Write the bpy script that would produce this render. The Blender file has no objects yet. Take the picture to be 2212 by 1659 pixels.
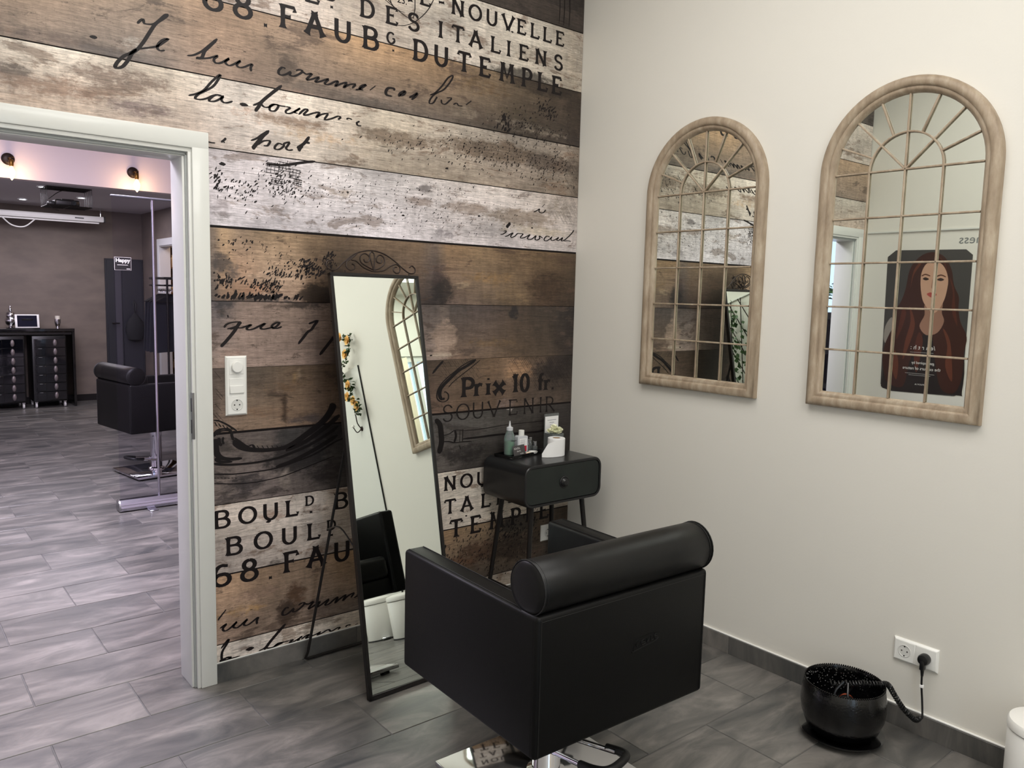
import bpy, bmesh, math, random
from mathutils import Vector, Matrix, Euler
random.seed(7)
PI = math.pi
scene = bpy.context.scene
C = scene.collection

# ---------------------------------------------------------------- camera
cam_d = bpy.data.cameras.new('camera'); cam = bpy.data.objects.new('camera', cam_d); C.objects.link(cam)
YAW, PITCH, ROLL, FPX = 0.689945563, -0.109521725, 0.0248576631, 1714.83758
cam_d.sensor_fit = 'HORIZONTAL'; cam_d.sensor_width = 36.0; cam_d.lens = FPX * 36.0 / 2212.0
cam_d.clip_start = 0.02; cam_d.clip_end = 60
cy, sy, cp, sp = math.cos(YAW), math.sin(YAW), math.cos(PITCH), math.sin(PITCH)
fw = Vector((sy * cp, cy * cp, sp)); r0 = Vector((cy, -sy, 0)); u0 = r0.cross(fw)
cr, sr = math.cos(ROLL), math.sin(ROLL)
rx = cr * r0 + sr * u0; up = -sr * r0 + cr * u0
M = Matrix((rx, up, -fw)).transposed().to_4x4(); M.translation = Vector((-2.8246634, -2.94052428, 1.49965869))
cam.matrix_world = M
scene.camera = cam

# ---------------------------------------------------------------- colour management, world, lights
vs = scene.view_settings
scene.display_settings.display_device = 'sRGB'
vs.view_transform = 'Standard'; vs.look = 'None'; vs.exposure = 0.0; vs.gamma = 1.0; vs.use_curve_mapping = False
scene.cycles.max_bounces = 10; scene.cycles.diffuse_bounces = 5; scene.cycles.glossy_bounces = 7; scene.cycles.transparent_max_bounces = 16

world = bpy.data.worlds.new('sky'); scene.world = world; world.use_nodes = True
wn = world.node_tree.nodes; wb = wn['Background']; wb.inputs[0].default_value = (0.62, 0.76, 1.0, 1); wb.inputs[1].default_value = 0.8

def area(name, loc, rot, sx, sy_, power, col):
    l = bpy.data.lights.new(name, 'AREA'); l.shape = 'RECTANGLE'; l.size = sx; l.size_y = sy_; l.energy = power; l.color = col
    o = bpy.data.objects.new(name, l); C.objects.link(o); o.location = loc; o.rotation_euler = rot
    return o
# ceiling panels of the treatment room
area('ceiling_panel_light', (-1.6, -1.35, 3.30), (0, 0, 0), 1.5, 1.5, 38, (1.0, 0.975, 0.94))
area('ceiling_panel_light', (-1.6, -3.45, 3.30), (0, 0, 0), 1.5, 1.5, 58, (1.0, 0.975, 0.94))
# daylight coming in at the back window
area('window_daylight', (-2.1, -4.74, 1.45), (PI / 2, 0, 0), 1.36, 2.2, 26, (0.86, 0.93, 1.0))
# salon beyond the door
area('salon_ceiling_light', (-2.6, 2.2, 3.3), (0, 0, 0), 1.8, 1.4, 330, (0.89, 0.835, 1.0))
area('salon_window_daylight', (-5.60, 2.1, 1.75), (0, -PI / 2, 0), 1.4, 2.7, 12, (0.78, 0.80, 1.0))

# ---------------------------------------------------------------- helpers
def srgb(c):
    f = lambda v: v / 12.92 if v <= 0.04045 else ((v + 0.055) / 1.055) ** 2.4
    return tuple(f(x / 255.0) for x in c) + (1.0,)

def mat(name, col, rough=0.5, metal=0.0, noise=0.0, nscale=8.0, bump=0.0, bscale=200.0, coat=0.0, emit=None, estr=0.0, trans=0.0, spec=0.5, stretch=(1, 1, 1), col2=None):
    m = bpy.data.materials.new(name); m.use_nodes = True
    nt = m.node_tree; b = nt.nodes['Principled BSDF']
    b.inputs['Base Color'].default_value = srgb(col); b.inputs['Roughness'].default_value = rough; b.inputs['Metallic'].default_value = metal
    b.inputs['Coat Weight'].default_value = coat; b.inputs['Transmission Weight'].default_value = trans
    b.inputs['Specular IOR Level'].default_value = spec
    if emit: b.inputs['Emission Color'].default_value = srgb(emit); b.inputs['Emission Strength'].default_value = estr
    tc = nt.nodes.new('ShaderNodeTexCoord'); mp = nt.nodes.new('ShaderNodeMapping'); mp.inputs['Scale'].default_value = stretch
    nt.links.new(tc.outputs['Object'], mp.inputs[0])
    if noise:
        n = nt.nodes.new('ShaderNodeTexNoise'); n.inputs['Scale'].default_value = nscale; n.inputs['Detail'].default_value = 6
        nt.links.new(mp.outputs[0], n.inputs['Vector'])
        r = nt.nodes.new('ShaderNodeValToRGB'); e = r.color_ramp.elements
        a = srgb(col); d = srgb(col2) if col2 else tuple(x * (1 - noise) for x in a[:3]) + (1,)
        e[0].position = 0.35; e[0].color = d; e[1].position = 0.65; e[1].color = a
        nt.links.new(n.outputs['Fac'], r.inputs[0]); nt.links.new(r.outputs[0], b.inputs['Base Color'])
    if bump:
        n2 = nt.nodes.new('ShaderNodeTexNoise'); n2.inputs['Scale'].default_value = bscale; n2.inputs['Detail'].default_value = 3
        nt.links.new(tc.outputs['Object'], n2.inputs['Vector'])
        bp = nt.nodes.new('ShaderNodeBump'); bp.inputs['Strength'].default_value = bump; bp.inputs['Distance'].default_value = 0.002
        nt.links.new(n2.outputs['Fac'], bp.inputs['Height']); nt.links.new(bp.outputs[0], b.inputs['Normal'])
    return m

def clear_mat(name, tint, gloss=0.06, rough=0.03, dens=0.0):
    m = bpy.data.materials.new(name); m.use_nodes = True; nt = m.node_tree; nt.nodes.clear()
    out = nt.nodes.new('ShaderNodeOutputMaterial'); tr = nt.nodes.new('ShaderNodeBsdfTransparent'); tr.inputs[0].default_value = srgb(tint)
    gl = nt.nodes.new('ShaderNodeBsdfGlossy'); gl.inputs['Roughness'].default_value = rough
    fr = nt.nodes.new('ShaderNodeLayerWeight'); fr.inputs[0].default_value = gloss
    mx = nt.nodes.new('ShaderNodeMixShader'); nt.links.new(fr.outputs['Fresnel'], mx.inputs[0]); nt.links.new(tr.outputs[0], mx.inputs[1]); nt.links.new(gl.outputs[0], mx.inputs[2])
    last = mx
    if dens:
        df = nt.nodes.new('ShaderNodeBsdfDiffuse'); df.inputs[0].default_value = srgb(tint); m2 = nt.nodes.new('ShaderNodeMixShader'); m2.inputs[0].default_value = dens
        nt.links.new(mx.outputs[0], m2.inputs[1]); nt.links.new(df.outputs[0], m2.inputs[2]); last = m2
    nt.links.new(last.outputs[0], out.inputs[0])
    return m

def tag(o, label=None, cat=None, group=None, kind=None):
    if label: o['label'] = label
    if cat: o['category'] = cat
    if group: o['group'] = group
    if kind: o['kind'] = kind
    return o

def empty(name, loc=(0, 0, 0), rz=0.0, label=None, cat=None, group=None):
    o = bpy.data.objects.new(name, None); C.objects.link(o); o.location = loc; o.rotation_euler = (0, 0, rz); o.empty_display_size = 0.05
    return tag(o, label, cat, group)

def link_mesh(name, me, m, parent=None, loc=(0, 0, 0), rot=(0, 0, 0)):
    o = bpy.data.objects.new(name, me); C.objects.link(o)
    if m is not None and not me.materials: me.materials.append(m)
    if parent is not None: o.parent = parent
    o.location = loc; o.rotation_euler = rot
    return o

class G:
    """collects geometry for one mesh"""
    def __init__(s): s.bm = bmesh.new()
    def box(s, x0, x1, y0, y1, z0, z1, bev=0.0, seg=2, mtx=None):
        b = bmesh.new()
        bmesh.ops.create_cube(b, size=1.0)
        for v in b.verts: v.co = Vector((x0 + (v.co.x + .5) * (x1 - x0), y0 + (v.co.y + .5) * (y1 - y0), z0 + (v.co.z + .5) * (z1 - z0)))
        if bev: bmesh.ops.bevel(b, geom=list(b.edges), offset=bev, segments=seg, profile=0.5, affect='EDGES')
        if mtx is not None: b.transform(mtx)
        return s._merge(b)
    def _merge(s, b):
        me = bpy.data.meshes.new('tmp'); b.to_mesh(me); b.free(); s.bm.from_mesh(me); bpy.data.meshes.remove(me); return s
    def raw(s, vs_, fs):
        V = [s.bm.verts.new(v) for v in vs_]
        for f in fs:
            try: s.bm.faces.new([V[i] for i in f])
            except ValueError: pass
        return s
    def tube(s, pts, r, n=8, closed=False, smooth=0):
        P = [Vector(p) for p in pts]
        if smooth: P = catmull(P, smooth, closed)
        N = len(P); rings = []
        prev = None
        for i, p in enumerate(P):
            if closed: t = P[(i + 1) % N] - P[i - 1]
            else: t = P[min(i + 1, N - 1)] - P[max(i - 1, 0)]
            t.normalize()
            if prev is None:
                a = Vector((0, 0, 1)) if abs(t.z) < .9 else Vector((1, 0, 0))
                n1 = t.cross(a).normalized()
            else:
                n1 = (prev - t * prev.dot(t)).normalized()
            prev = n1; n2 = t.cross(n1)
            rr = r[i] if isinstance(r, (list, tuple)) else r
            rings.append([s.bm.verts.new(p + (n1 * math.cos(2 * PI * k / n) + n2 * math.sin(2 * PI * k / n)) * rr) for k in range(n)])
        M_ = N if closed else N - 1
        for i in range(M_):
            a, b = rings[i], rings[(i + 1) % N]
            for k in range(n): s.bm.faces.new((a[k], a[(k + 1) % n], b[(k + 1) % n], b[k]))
        if not closed:
            s.bm.faces.new(list(reversed(rings[0]))); s.bm.faces.new(rings[-1])
        return s
    def cyl(s, p0, p1, r, n=20, r2=None): return s.tube([p0, p1], [r, r if r2 is None else r2], n)
    def lathe(s, prof, n=32, at=(0, 0, 0), cap=True, mtx=None):
        at = Vector(at); rings = []
        T_ = (lambda v: mtx @ v) if mtx is not None else (lambda v: v)
        for r, z in prof:
            if r < 1e-5: rings.append([s.bm.verts.new(T_(Vector((0, 0, z))) + at)])
            else: rings.append([s.bm.verts.new(T_(Vector((r * math.cos(2 * PI * k / n), r * math.sin(2 * PI * k / n), z))) + at) for k in range(n)])
        for a, b in zip(rings, rings[1:]):
            for k in range(n):
                k2 = (k + 1) % n
                if len(a) == 1 and len(b) == 1: continue
                if len(a) == 1: s.bm.faces.new((a[0], b[k2], b[k]))
                elif len(b) == 1: s.bm.faces.new((a[k], a[k2], b[0]))
                else: s.bm.faces.new((a[k], a[k2], b[k2], b[k]))
        if cap:
            if len(rings[0]) > 1: s.bm.faces.new(list(reversed(rings[0])))
            if len(rings[-1]) > 1: s.bm.faces.new(rings[-1])
        return s
    def prism(s, poly, d, mtx=None):
        """poly: 2D outline in x,z ; extruded along +y by d"""
        b = bmesh.new(); v = [b.verts.new((x, 0, z)) for x, z in poly]; f = b.faces.new(v)
        r = bmesh.ops.extrude_face_region(b, geom=[f]); bmesh.ops.translate(b, verts=[e for e in r['geom'] if isinstance(e, bmesh.types.BMVert)], vec=(0, d, 0))
        bmesh.ops.recalc_face_normals(b, faces=list(b.faces))
        if mtx is not None: b.transform(mtx)
        return s._merge(b)
    def mesh(s, name='m', smooth=True, ang=40, norm=True):
        if norm: bmesh.ops.recalc_face_normals(s.bm, faces=list(s.bm.faces))
        me = bpy.data.meshes.new(name); s.bm.to_mesh(me); s.bm.free()
        if smooth:
            me.polygons.foreach_set('use_smooth', [True] * len(me.polygons))
            try: me.set_sharp_from_angle(angle=math.radians(ang))
            except Exception: pass
        return me
    def obj(s, name, m, parent=None, loc=(0, 0, 0), rot=(0, 0, 0), smooth=True, ang=40, norm=True):
        return link_mesh(name, s.mesh(name, smooth, ang, norm), m, parent, loc, rot)

def catmull(P, k, closed=False):
    out = []; N = len(P)
    for i in range(N if closed else N - 1):
        p1, p2 = P[i], P[(i + 1) % N]
        p0 = P[i - 1] if (closed or i > 0) else p1 * 2 - p2
        p3 = P[(i + 2) % N] if (closed or i < N - 2) else p2 * 2 - p1
        for j in range(k):
            t = j / k
            out.append(0.5 * ((2 * p1) + (p2 - p0) * t + (2 * p0 - 5 * p1 + 4 * p2 - p3) * t * t + (3 * p1 - p0 - 3 * p2 + p3) * t ** 3))
    if not closed: out.append(P[-1])
    return out

def ribbon(g, pts, w, plane, smooth=3, taper=0.45, nib=True, flare=False):
    """flat stroke: pts 2D, plane maps (u,v)->3D"""
    P = [Vector((a, b, 0)) for a, b in pts]
    if smooth > 1 and len(P) > 2: P = catmull(P, smooth)
    N = len(P); L_ = []; 
    for i, p in enumerate(P):
        t = P[min(i + 1, N - 1)] - P[max(i - 1, 0)]
        if t.length < 1e-7: t = Vector((1, 0, 0))
        t.normalize(); n = Vector((-t.y, t.x, 0))
        ww = w
        if nib: ww = w * (0.55 + 0.75 * abs(t.y))
        if taper and (i == 0 or i == N - 1): ww *= taper
        if flare and (i == 0 or i == N - 1): ww *= 1.55
        L_.append((p + n * ww / 2, p - n * ww / 2))
    vs_ = [plane(a.x, a.y) for a, b in L_] + [plane(b.x, b.y) for a, b in L_]
    g.raw(vs_, [(i, i + 1, N + i + 1, N + i) for i in range(N - 1)])

def textmesh(body, size, align='CENTER', bold=0.0, extrude=0.0):
    cu = bpy.data.curves.new('txt', 'FONT'); cu.body = body; cu.size = size; cu.align_x = align; cu.align_y = 'CENTER'; cu.offset = bold; cu.extrude = extrude; cu.resolution_u = 3
    o = bpy.data.objects.new('txt', cu); C.objects.link(o)
    bpy.context.view_layer.update()
    dg = bpy.context.evaluated_depsgraph_get(); me = bpy.data.meshes.new_from_object(o.evaluated_get(dg))
    C.objects.unlink(o); bpy.data.objects.remove(o); bpy.data.curves.remove(cu)
    me.materials.clear()
    return me

def copy_tree(o, parent=None):
    c = o.copy(); C.objects.link(c)
    if parent is not None: c.parent = parent
    for ch in [x for x in bpy.data.objects if x.parent == o]: copy_tree(ch, c)
    return c

# ---------------------------------------------------------------- materials
M_wall = mat('wall_paint', (222, 219, 211), 0.55, bump=0.10, bscale=120)
M_ceil = mat('ceiling_paint', (225, 223, 216), 0.7)
M_wallfar = mat('salon_white_paint', (226, 216, 220), 0.6)
M_conc = mat('concrete_plaster', (120, 108, 98), 0.6, noise=0.3, nscale=2.6, col2=(104, 94, 86), bump=0.2, bscale=30, stretch=(1, 1, 2.2))
M_lowceil = mat('grey_ceiling', (196, 192, 196), 0.6)
M_trim = mat('white_lacquer', (216, 217, 212), 0.3, coat=0.15)
M_seal = mat('door_seal', (168, 172, 170), 0.5)
M_grout = mat('grout', (92, 90, 88), 0.8)
M_mirror = mat('mirror_silver', (232, 238, 232), 0.008, 1.0)
M_chrome = mat('chrome', (215, 215, 218), 0.06, 1.0)
M_alu = mat('aluminium', (190, 190, 200), 0.25, 1.0, bump=0.05, bscale=60)
M_blackmetal = mat('black_metal', (26, 23, 22), 0.38, 0.3)
M_rail = mat('grey_anodised', (112, 112, 118), 0.45, 0.6)
M_iron = mat('dark_iron', (44, 33, 28), 0.45, 0.5)
M_leather = mat('black_leather', (9, 9, 9), 0.46, bump=0.10, bscale=260, spec=0.18)
M_leather2 = mat('black_leather_smooth', (11, 11, 11), 0.41, bump=0.08, bscale=260, spec=0.26)
M_seam = mat('black_thread', (12, 12, 12), 0.6)
M_rubber = mat('black_rubber', (14, 14, 14), 0.55, bump=0.2, bscale=90)
M_gloss = mat('black_gloss', (10, 10, 11), 0.10, coat=0.6)
M_plastic = mat('white_plastic', (236, 236, 232), 0.25, coat=0.2)
M_hole = mat('dark_hole', (14, 14, 14), 0.6)
M_blackpl = mat('black_plastic', (18, 18, 19), 0.35)
M_white = mat('white_enamel', (235, 234, 230), 0.3)
M_paper = mat('white_paper', (240, 240, 240), 0.8)
M_ink = mat('mural_ink', (24, 18, 19), 0.5, spec=.25)
M_inkgrey = mat('mural_ink_faded', (22, 17, 18), 0.5, spec=.25)
M_gap = mat('mural_joint', (24, 18, 18), 0.6, spec=.2)
M_leaf = mat('leaf_green', (52, 82, 38), 0.45, noise=0.3, nscale=30)
M_cable = mat('black_cable', (15, 15, 16), 0.4)
M_steel = mat('zinc_steel', (165, 165, 168), 0.3, 1.0)
M_drawer = mat('dark_green_steel', (38, 44, 42), 0.38, 0.35, noise=0.25, nscale=7, bump=0.06, bscale=50)
M_tabletop = mat('charcoal_steel', (42, 42, 43), 0.28, 0.4, noise=0.15, nscale=9)
M_sheet = clear_mat('clear_sheet', (247, 246, 250), 0.10, 0.02)
M_clear = clear_mat('clear_acrylic', (232, 236, 236), 0.25, 0.02, 0.10)
M_glass = clear_mat('window_glass', (240, 246, 250), 0.15, 0.0)

def wood_frame_mat():
    m = mat('weathered_greige_wood', (160, 143, 122), 0.5)
    nt = m.node_tree; b = nt.nodes['Principled BSDF']
    tc = nt.nodes.new('ShaderNodeTexCoord'); mp = nt.nodes.new('ShaderNodeMapping'); mp.inputs['Scale'].default_value = (10, 10, 2.5)
    n = nt.nodes.new('ShaderNodeTexNoise'); n.inputs['Scale'].default_value = 3.0; n.inputs['Detail'].default_value = 8; n.inputs['Roughness'].default_value = 0.65
    r = nt.nodes.new('ShaderNodeValToRGB'); e = r.color_ramp.elements
    e[0].position = 0.3; e[0].color = srgb((134, 117, 98)); e[1].position = 0.72; e[1].color = srgb((182, 168, 148)); k = e.new(0.5); k.color = srgb((158, 141, 120))
    nt.links.new(tc.outputs['Object'], mp.inputs[0]); nt.links.new(mp.outputs[0], n.inputs['Vector']); nt.links.new(n.outputs['Fac'], r.inputs[0]); nt.links.new(r.outputs[0], b.inputs['Base Color'])
    bp = nt.nodes.new('ShaderNodeBump'); bp.inputs['Strength'].default_value = 0.25; bp.inputs['Distance'].default_value = 0.002; nt.links.new(n.outputs['Fac'], bp.inputs['Height']); nt.links.new(bp.outputs[0], b.inputs['Normal'])
    return m
M_greige = wood_frame_mat()

def tile_mat():
    m = bpy.data.materials.new('slate_tile'); m.use_nodes = True; nt = m.node_tree; b = nt.nodes['Principled BSDF']; L = nt.links.new
    tc = nt.nodes.new('ShaderNodeTexCoord'); oi = nt.nodes.new('ShaderNodeObjectInfo')
    sc = nt.nodes.new('ShaderNodeVectorMath'); sc.operation = 'SCALE'; sc.inputs['Scale'].default_value = 37.0
    cb = nt.nodes.new('ShaderNodeCombineXYZ'); L(oi.outputs['Random'], cb.inputs[0]); L(oi.outputs['Random'], cb.inputs[1]); L(oi.outputs['Random'], cb.inputs[2]); L(cb.outputs[0], sc.inputs[0])
    mp = nt.nodes.new('ShaderNodeMapping'); mp.inputs['Scale'].default_value = (1.6, 4.5, 1); L(tc.outputs['Object'], mp.inputs[0])
    ad = nt.nodes.new('ShaderNodeVectorMath'); ad.operation = 'ADD'; L(mp.outputs[0], ad.inputs[0]); L(sc.outputs[0], ad.inputs[1])
    n = nt.nodes.new('ShaderNodeTexNoise'); n.inputs['Scale'].default_value = 1.7; n.inputs['Detail'].default_value = 9; n.inputs['Roughness'].default_value = 0.62; n.inputs['Distortion'].default_value = 0.8; L(ad.outputs[0], n.inputs['Vector'])
    r = nt.nodes.new('ShaderNodeValToRGB'); e = r.color_ramp.elements
    e[0].position = 0.32; e[0].color = srgb((62, 63, 63)); e[1].position = 0.72; e[1].color = srgb((130, 125, 120)); k = e.new(0.5); k.color = srgb((92, 90, 87))
    L(n.outputs['Fac'], r.inputs[0])
    mr = nt.nodes.new('ShaderNodeMapRange'); mr.inputs['To Min'].default_value = 0.86; mr.inputs['To Max'].default_value = 1.14; L(oi.outputs['Random'], mr.inputs[0])
    mx = nt.nodes.new('ShaderNodeMix'); mx.data_type = 'RGBA'; mx.blend_type = 'MULTIPLY'; mx.inputs[0].default_value = 1.0
    L(r.outputs[0], mx.inputs[6]); L(mr.outputs[0], mx.inputs[7]); L(mx.outputs[2], b.inputs['Base Color'])
    b.inputs['Roughness'].default_value = 0.31; b.inputs['Specular IOR Level'].default_value = 0.5
    n2 = nt.nodes.new('ShaderNodeTexNoise'); n2.inputs['Scale'].default_value = 60; n2.inputs['Detail'].default_value = 4; L(ad.outputs[0], n2.inputs['Vector'])
    bp = nt.nodes.new('ShaderNodeBump'); bp.inputs['Strength'].default_value = 0.12; bp.inputs['Distance'].default_value = 0.002; L(n2.outputs['Fac'], bp.inputs['Height']); L(bp.outputs[0], b.inputs['Normal'])
    return m
M_tile = tile_mat()

def plank_mat():
    m = bpy.data.materials.new('printed_planks'); m.use_nodes = True; nt = m.node_tree; b = nt.nodes['Principled BSDF']; L = nt.links.new
    N = nt.nodes.new
    a1 = N('ShaderNodeAttribute'); a1.attribute_name = 'paint'; a2 = N('ShaderNodeAttribute'); a2.attribute_name = 'under'
    tc = N('ShaderNodeTexCoord')
    def noise(scale, st, detail=8, rough=0.6, dist=0.0):
        mp = N('ShaderNodeMapping'); mp.inputs['Scale'].default_value = st; L(tc.outputs['Object'], mp.inputs[0])
        n = N('ShaderNodeTexNoise'); n.inputs['Scale'].default_value = scale; n.inputs['Detail'].default_value = detail; n.inputs['Roughness'].default_value = rough; n.inputs['Distortion'].default_value = dist
        L(mp.outputs[0], n.inputs['Vector']); return n.outputs['Fac']
    def rng(src, f0, f1, t0, t1):
        r = N('ShaderNodeMapRange'); r.inputs[1].default_value = f0; r.inputs[2].default_value = f1; r.inputs[3].default_value = t0; r.inputs[4].default_value = t1; L(src, r.inputs[0]); return r.outputs[0]
    def mix(kind, fac, A, B):
        x = N('ShaderNodeMix'); x.data_type = 'RGBA'; x.blend_type = kind
        if isinstance(fac, float): x.inputs[0].default_value = fac
        else: L(fac, x.inputs[0])
        L(A, x.inputs[6]); L(B, x.inputs[7]); return x.outputs[2]
    def mul(a, b_):
        x = N('ShaderNodeMath'); x.operation = 'MULTIPLY'; L(a, x.inputs[0])
        if isinstance(b_, float): x.inputs[1].default_value = b_
        else: L(b_, x.inputs[1])
        return x.outputs[0]
    base = a1.outputs['Color']
    a3 = N('ShaderNodeAttribute'); a3.attribute_name = 'stain'; a4 = N('ShaderNodeAttribute'); a4.attribute_name = 'stain_mask'
    # worn patches: the wood shows through broken paint, drawn out along the grain
    f1 = rng(noise(3.6, (1.0, 1, 3.0), 12, 0.72, 0.5), 0.555, 0.60, 0, 0.72)
    c = mix('MIX', f1, base, a2.outputs['Color'])
    f1b = rng(noise(13, (1.0, 1, 2.2), 12, 0.80, 0.3), 0.575, 0.62, 0, 0.75)
    c = mix('MIX', f1b, c, a2.outputs['Color'])
    # stains with broken edges
    nz_ = rng(noise(22, (1.0, 1, 1.8), 10, 0.75, 0.3), 0.3, 0.7, -0.42, 0.42)
    sm = N('ShaderNodeMath'); sm.operation = 'ADD'; L(a4.outputs['Fac'], sm.inputs[0]); L(nz_, sm.inputs[1])
    c = mix('MIX', rng(sm.outputs[0], 0.28, 0.68, 0, 0.82), c, a3.outputs['Color'])
    # grain fibres
    g1 = rng(noise(5, (1.0, 1, 26), 8, 0.75, 0.25), 0.30, 0.70, 0.62, 1.30)
    c = mix('MULTIPLY', 1.0, c, g1)
    g2 = rng(noise(30, (1.0, 1, 9), 6, 0.75), 0.32, 0.68, 0.66, 1.28)
    c = mix('MULTIPLY', 1.0, c, g2)
    # saw marks and drips across the grain
    g3 = rng(noise(9, (3.6, 1, 0.8), 8, 0.7), 0.32, 0.68, 0.82, 1.14)
    c = mix('MULTIPLY', 1.0, c, g3)
    # sooty clouds
    g4 = rng(noise(1.9, (1.0, 1, 2.0), 9, 0.66, 0.5), 0.36, 0.60, 0.60, 1.12)
    c = mix('MULTIPLY', 1.0, c, g4)
    # thin dark cracks and flecks
    g5 = rng(noise(7, (1.0, 1, 30), 4, 0.6, 1.2), 0.655, 0.68, 1.0, 0.45)
    c = mix('MULTIPLY', 1.0, c, g5)
    g6 = rng(noise(95, (1.0, 1, 1.5), 3, 0.8), 0.66, 0.70, 1.0, 0.40)
    c = mix('MULTIPLY', 1.0, c, g6)
    L(c, b.inputs['Base Color']); b.inputs['Roughness'].default_value = 0.42; b.inputs['Specular IOR Level'].default_value = 0.35
    return m
M_plank = plank_mat()
# ---------------------------------------------------------------- floor of slate tiles
def structure(o): o['kind'] = 'structure'; return o
floor = structure(G().box(-5.5, 1.9, -4.6, 8.75, -0.08, -0.0022).obj('floor', M_grout, smooth=False))
TW, TD, GJ = 0.615, 0.307, 0.0022
tile_cache = {}
def tile_mesh(w, d):
    k = (round(w, 3), round(d, 3))
    if k not in tile_cache:
        g = G(); b = 0.0012; x, y = w / 2, d / 2
        vs_ = [(-x, -y, -.008), (x, -y, -.008), (x, y, -.008), (-x, y, -.008), (-x, -y, -b), (x, -y, -b), (x, y, -b), (-x, y, -b), (-x + b, -y + b, 0), (x - b, -y + b, 0), (x - b, y - b, 0), (-x + b, y - b, 0)]
        g.raw(vs_, [(0, 1, 5, 4), (1, 2, 6, 5), (2, 3, 7, 6), (3, 0, 4, 7), (4, 5, 9, 8), (5, 6, 10, 9), (6, 7, 11, 10), (7, 4, 8, 11), (8, 9, 10, 11)])
        tile_cache[k] = g.mesh('tile', smooth=False); tile_cache[k].materials.append(M_tile)
    return tile_cache[k]
y = 0.205 - 12 * TD; row = -12
while y < 8.6:
    off = -2.405 if row % 2 == 0 else -2.0975
    x = off - 1 * TW
    while x < 0.19:
        xa, xb = max(x, -2.94), min(x + TW, 0.19 if y > 0.1 else -0.003); yb = min(y + TD, 8.63)
        if xb - xa > 0.03 and yb - y > .03:
            link_mesh('tile', tile_mesh(xb - xa - 2 * GJ, yb - y - 2 * GJ), None, floor, ((xa + xb) / 2, (y + yb) / 2, 0))
        x += TW
    y += TD; row += 1

# ---------------------------------------------------------------- walls
H1 = 3.32
wall_back = structure(G().box(-1.893, 0.0, 0.0, 0.13, 0, H1).box(-2.95, -2.832, 0.0, 0.13, 0, H1).box(-2.832, -1.893, 0.0, 0.13, 1.99, H1).obj('wall_back', M_wallfar, smooth=False))
wall_right = structure(G().box(0.0, 0.12, -4.6, 0.0, 0, H1).obj('wall_right', M_wall, smooth=False))
wall_left = structure(G().box(-3.07, -2.95, -4.6, 0.0, 0, H1).obj('wall_left', M_wall, smooth=False))
wall_front = structure(G().box(-2.95, -2.85, -4.72, -4.6, 0, H1).box(-1.35, 0, -4.72, -4.6, 0, H1).box(-2.85, -1.35, -4.72, -4.6, 2.6, H1).box(-2.85, -1.35, -4.72, -4.6, 0, 0.25).obj('wall_front', M_wall, smooth=False))
ceiling = structure(G().box(-3.07, 0.12, -4.72, 0.0, H1, H1 + 0.1).obj('ceiling', M_ceil, smooth=False))

# window in the wall behind the photographer, with curtain
win = structure(G().box(-2.85, -2.79, -4.70, -4.62, 0.25, 2.6).box(-1.41, -1.35, -4.70, -4.62, 0.25, 2.6).box(-2.79, -1.41, -4.70, -4.62, 2.54, 2.6).box(-2.79, -1.41, -4.70, -4.62, 0.25, 0.31).box(-2.13, -2.07, -4.70, -4.62, 0.31, 2.54).obj('window_1', M_trim, smooth=False))
G().box(-2.79, -2.13, -4.665, -4.655, 0.31, 2.54).box(-2.07, -1.41, -4.665, -4.655, 0.31, 2.54).obj('window_pane', M_glass, win, smooth=False)
g = G(); n = 60
pts = [(-1.98 + 0.62 * i / n, -4.585 + 0.022 * math.sin(i * 0.95)) for i in range(n + 1)]
g.raw([(a, b, 0.12) for a, b in pts] + [(a, b, 2.58) for a, b in pts], [(i, i + 1, n + 2 + i, n + 1 + i) for i in range(n)])
cur = g.obj('curtain', mat('cream_curtain', (240, 232, 214), 0.8, trans=0.0), norm=False)
tag(cur, 'pale cream curtain hanging over the window', 'curtain')

# skirting of slate strips
bb = structure(G().box(-1.832, -0.012, -0.009, 0.0, 0, 0.076).obj('baseboard_back', M_grout, smooth=False))
for i, (a, b) in enumerate([(-1.832, -1.24), (-1.236, -0.63), (-0.626, -0.013)]):
    G().box(a + .001, b - .001, -0.0115, -0.0092, 0.0, 0.0755, 0.0006, 1).obj('tile', M_tile, bb, smooth=False)
br = structure(G().box(-0.010, 0.0, -4.59, -0.0, 0, 0.076).obj('baseboard_right', M_grout, smooth=False))
yy = -0.42
G().box(-0.0125, -0.0102, -0.419, -0.013, 0, 0.0755, .0006, 1).obj('tile', M_tile, br, smooth=False)
while yy > -4.4:
    G().box(-0.0125, -0.0102, yy - 0.612, yy - 0.002, 0, 0.0755, .0006, 1).obj('tile', M_tile, br, smooth=False); yy -= 0.614
G().box(-0.0085, -0.0002, -4.59, -0.0, 0.0762, 0.0815, 0.001, 1).obj('caulk_line', M_plastic, br, smooth=False)
G().box(-1.832, -0.012, -0.0065, -0.0045, 0.0762, 0.080).obj('caulk_line', M_plastic, bb, smooth=False)
structure(G().box(-2.95, -2.94, -4.59, -0.0, 0, 0.076).obj('baseboard_left', M_tile, smooth=False))

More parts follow.
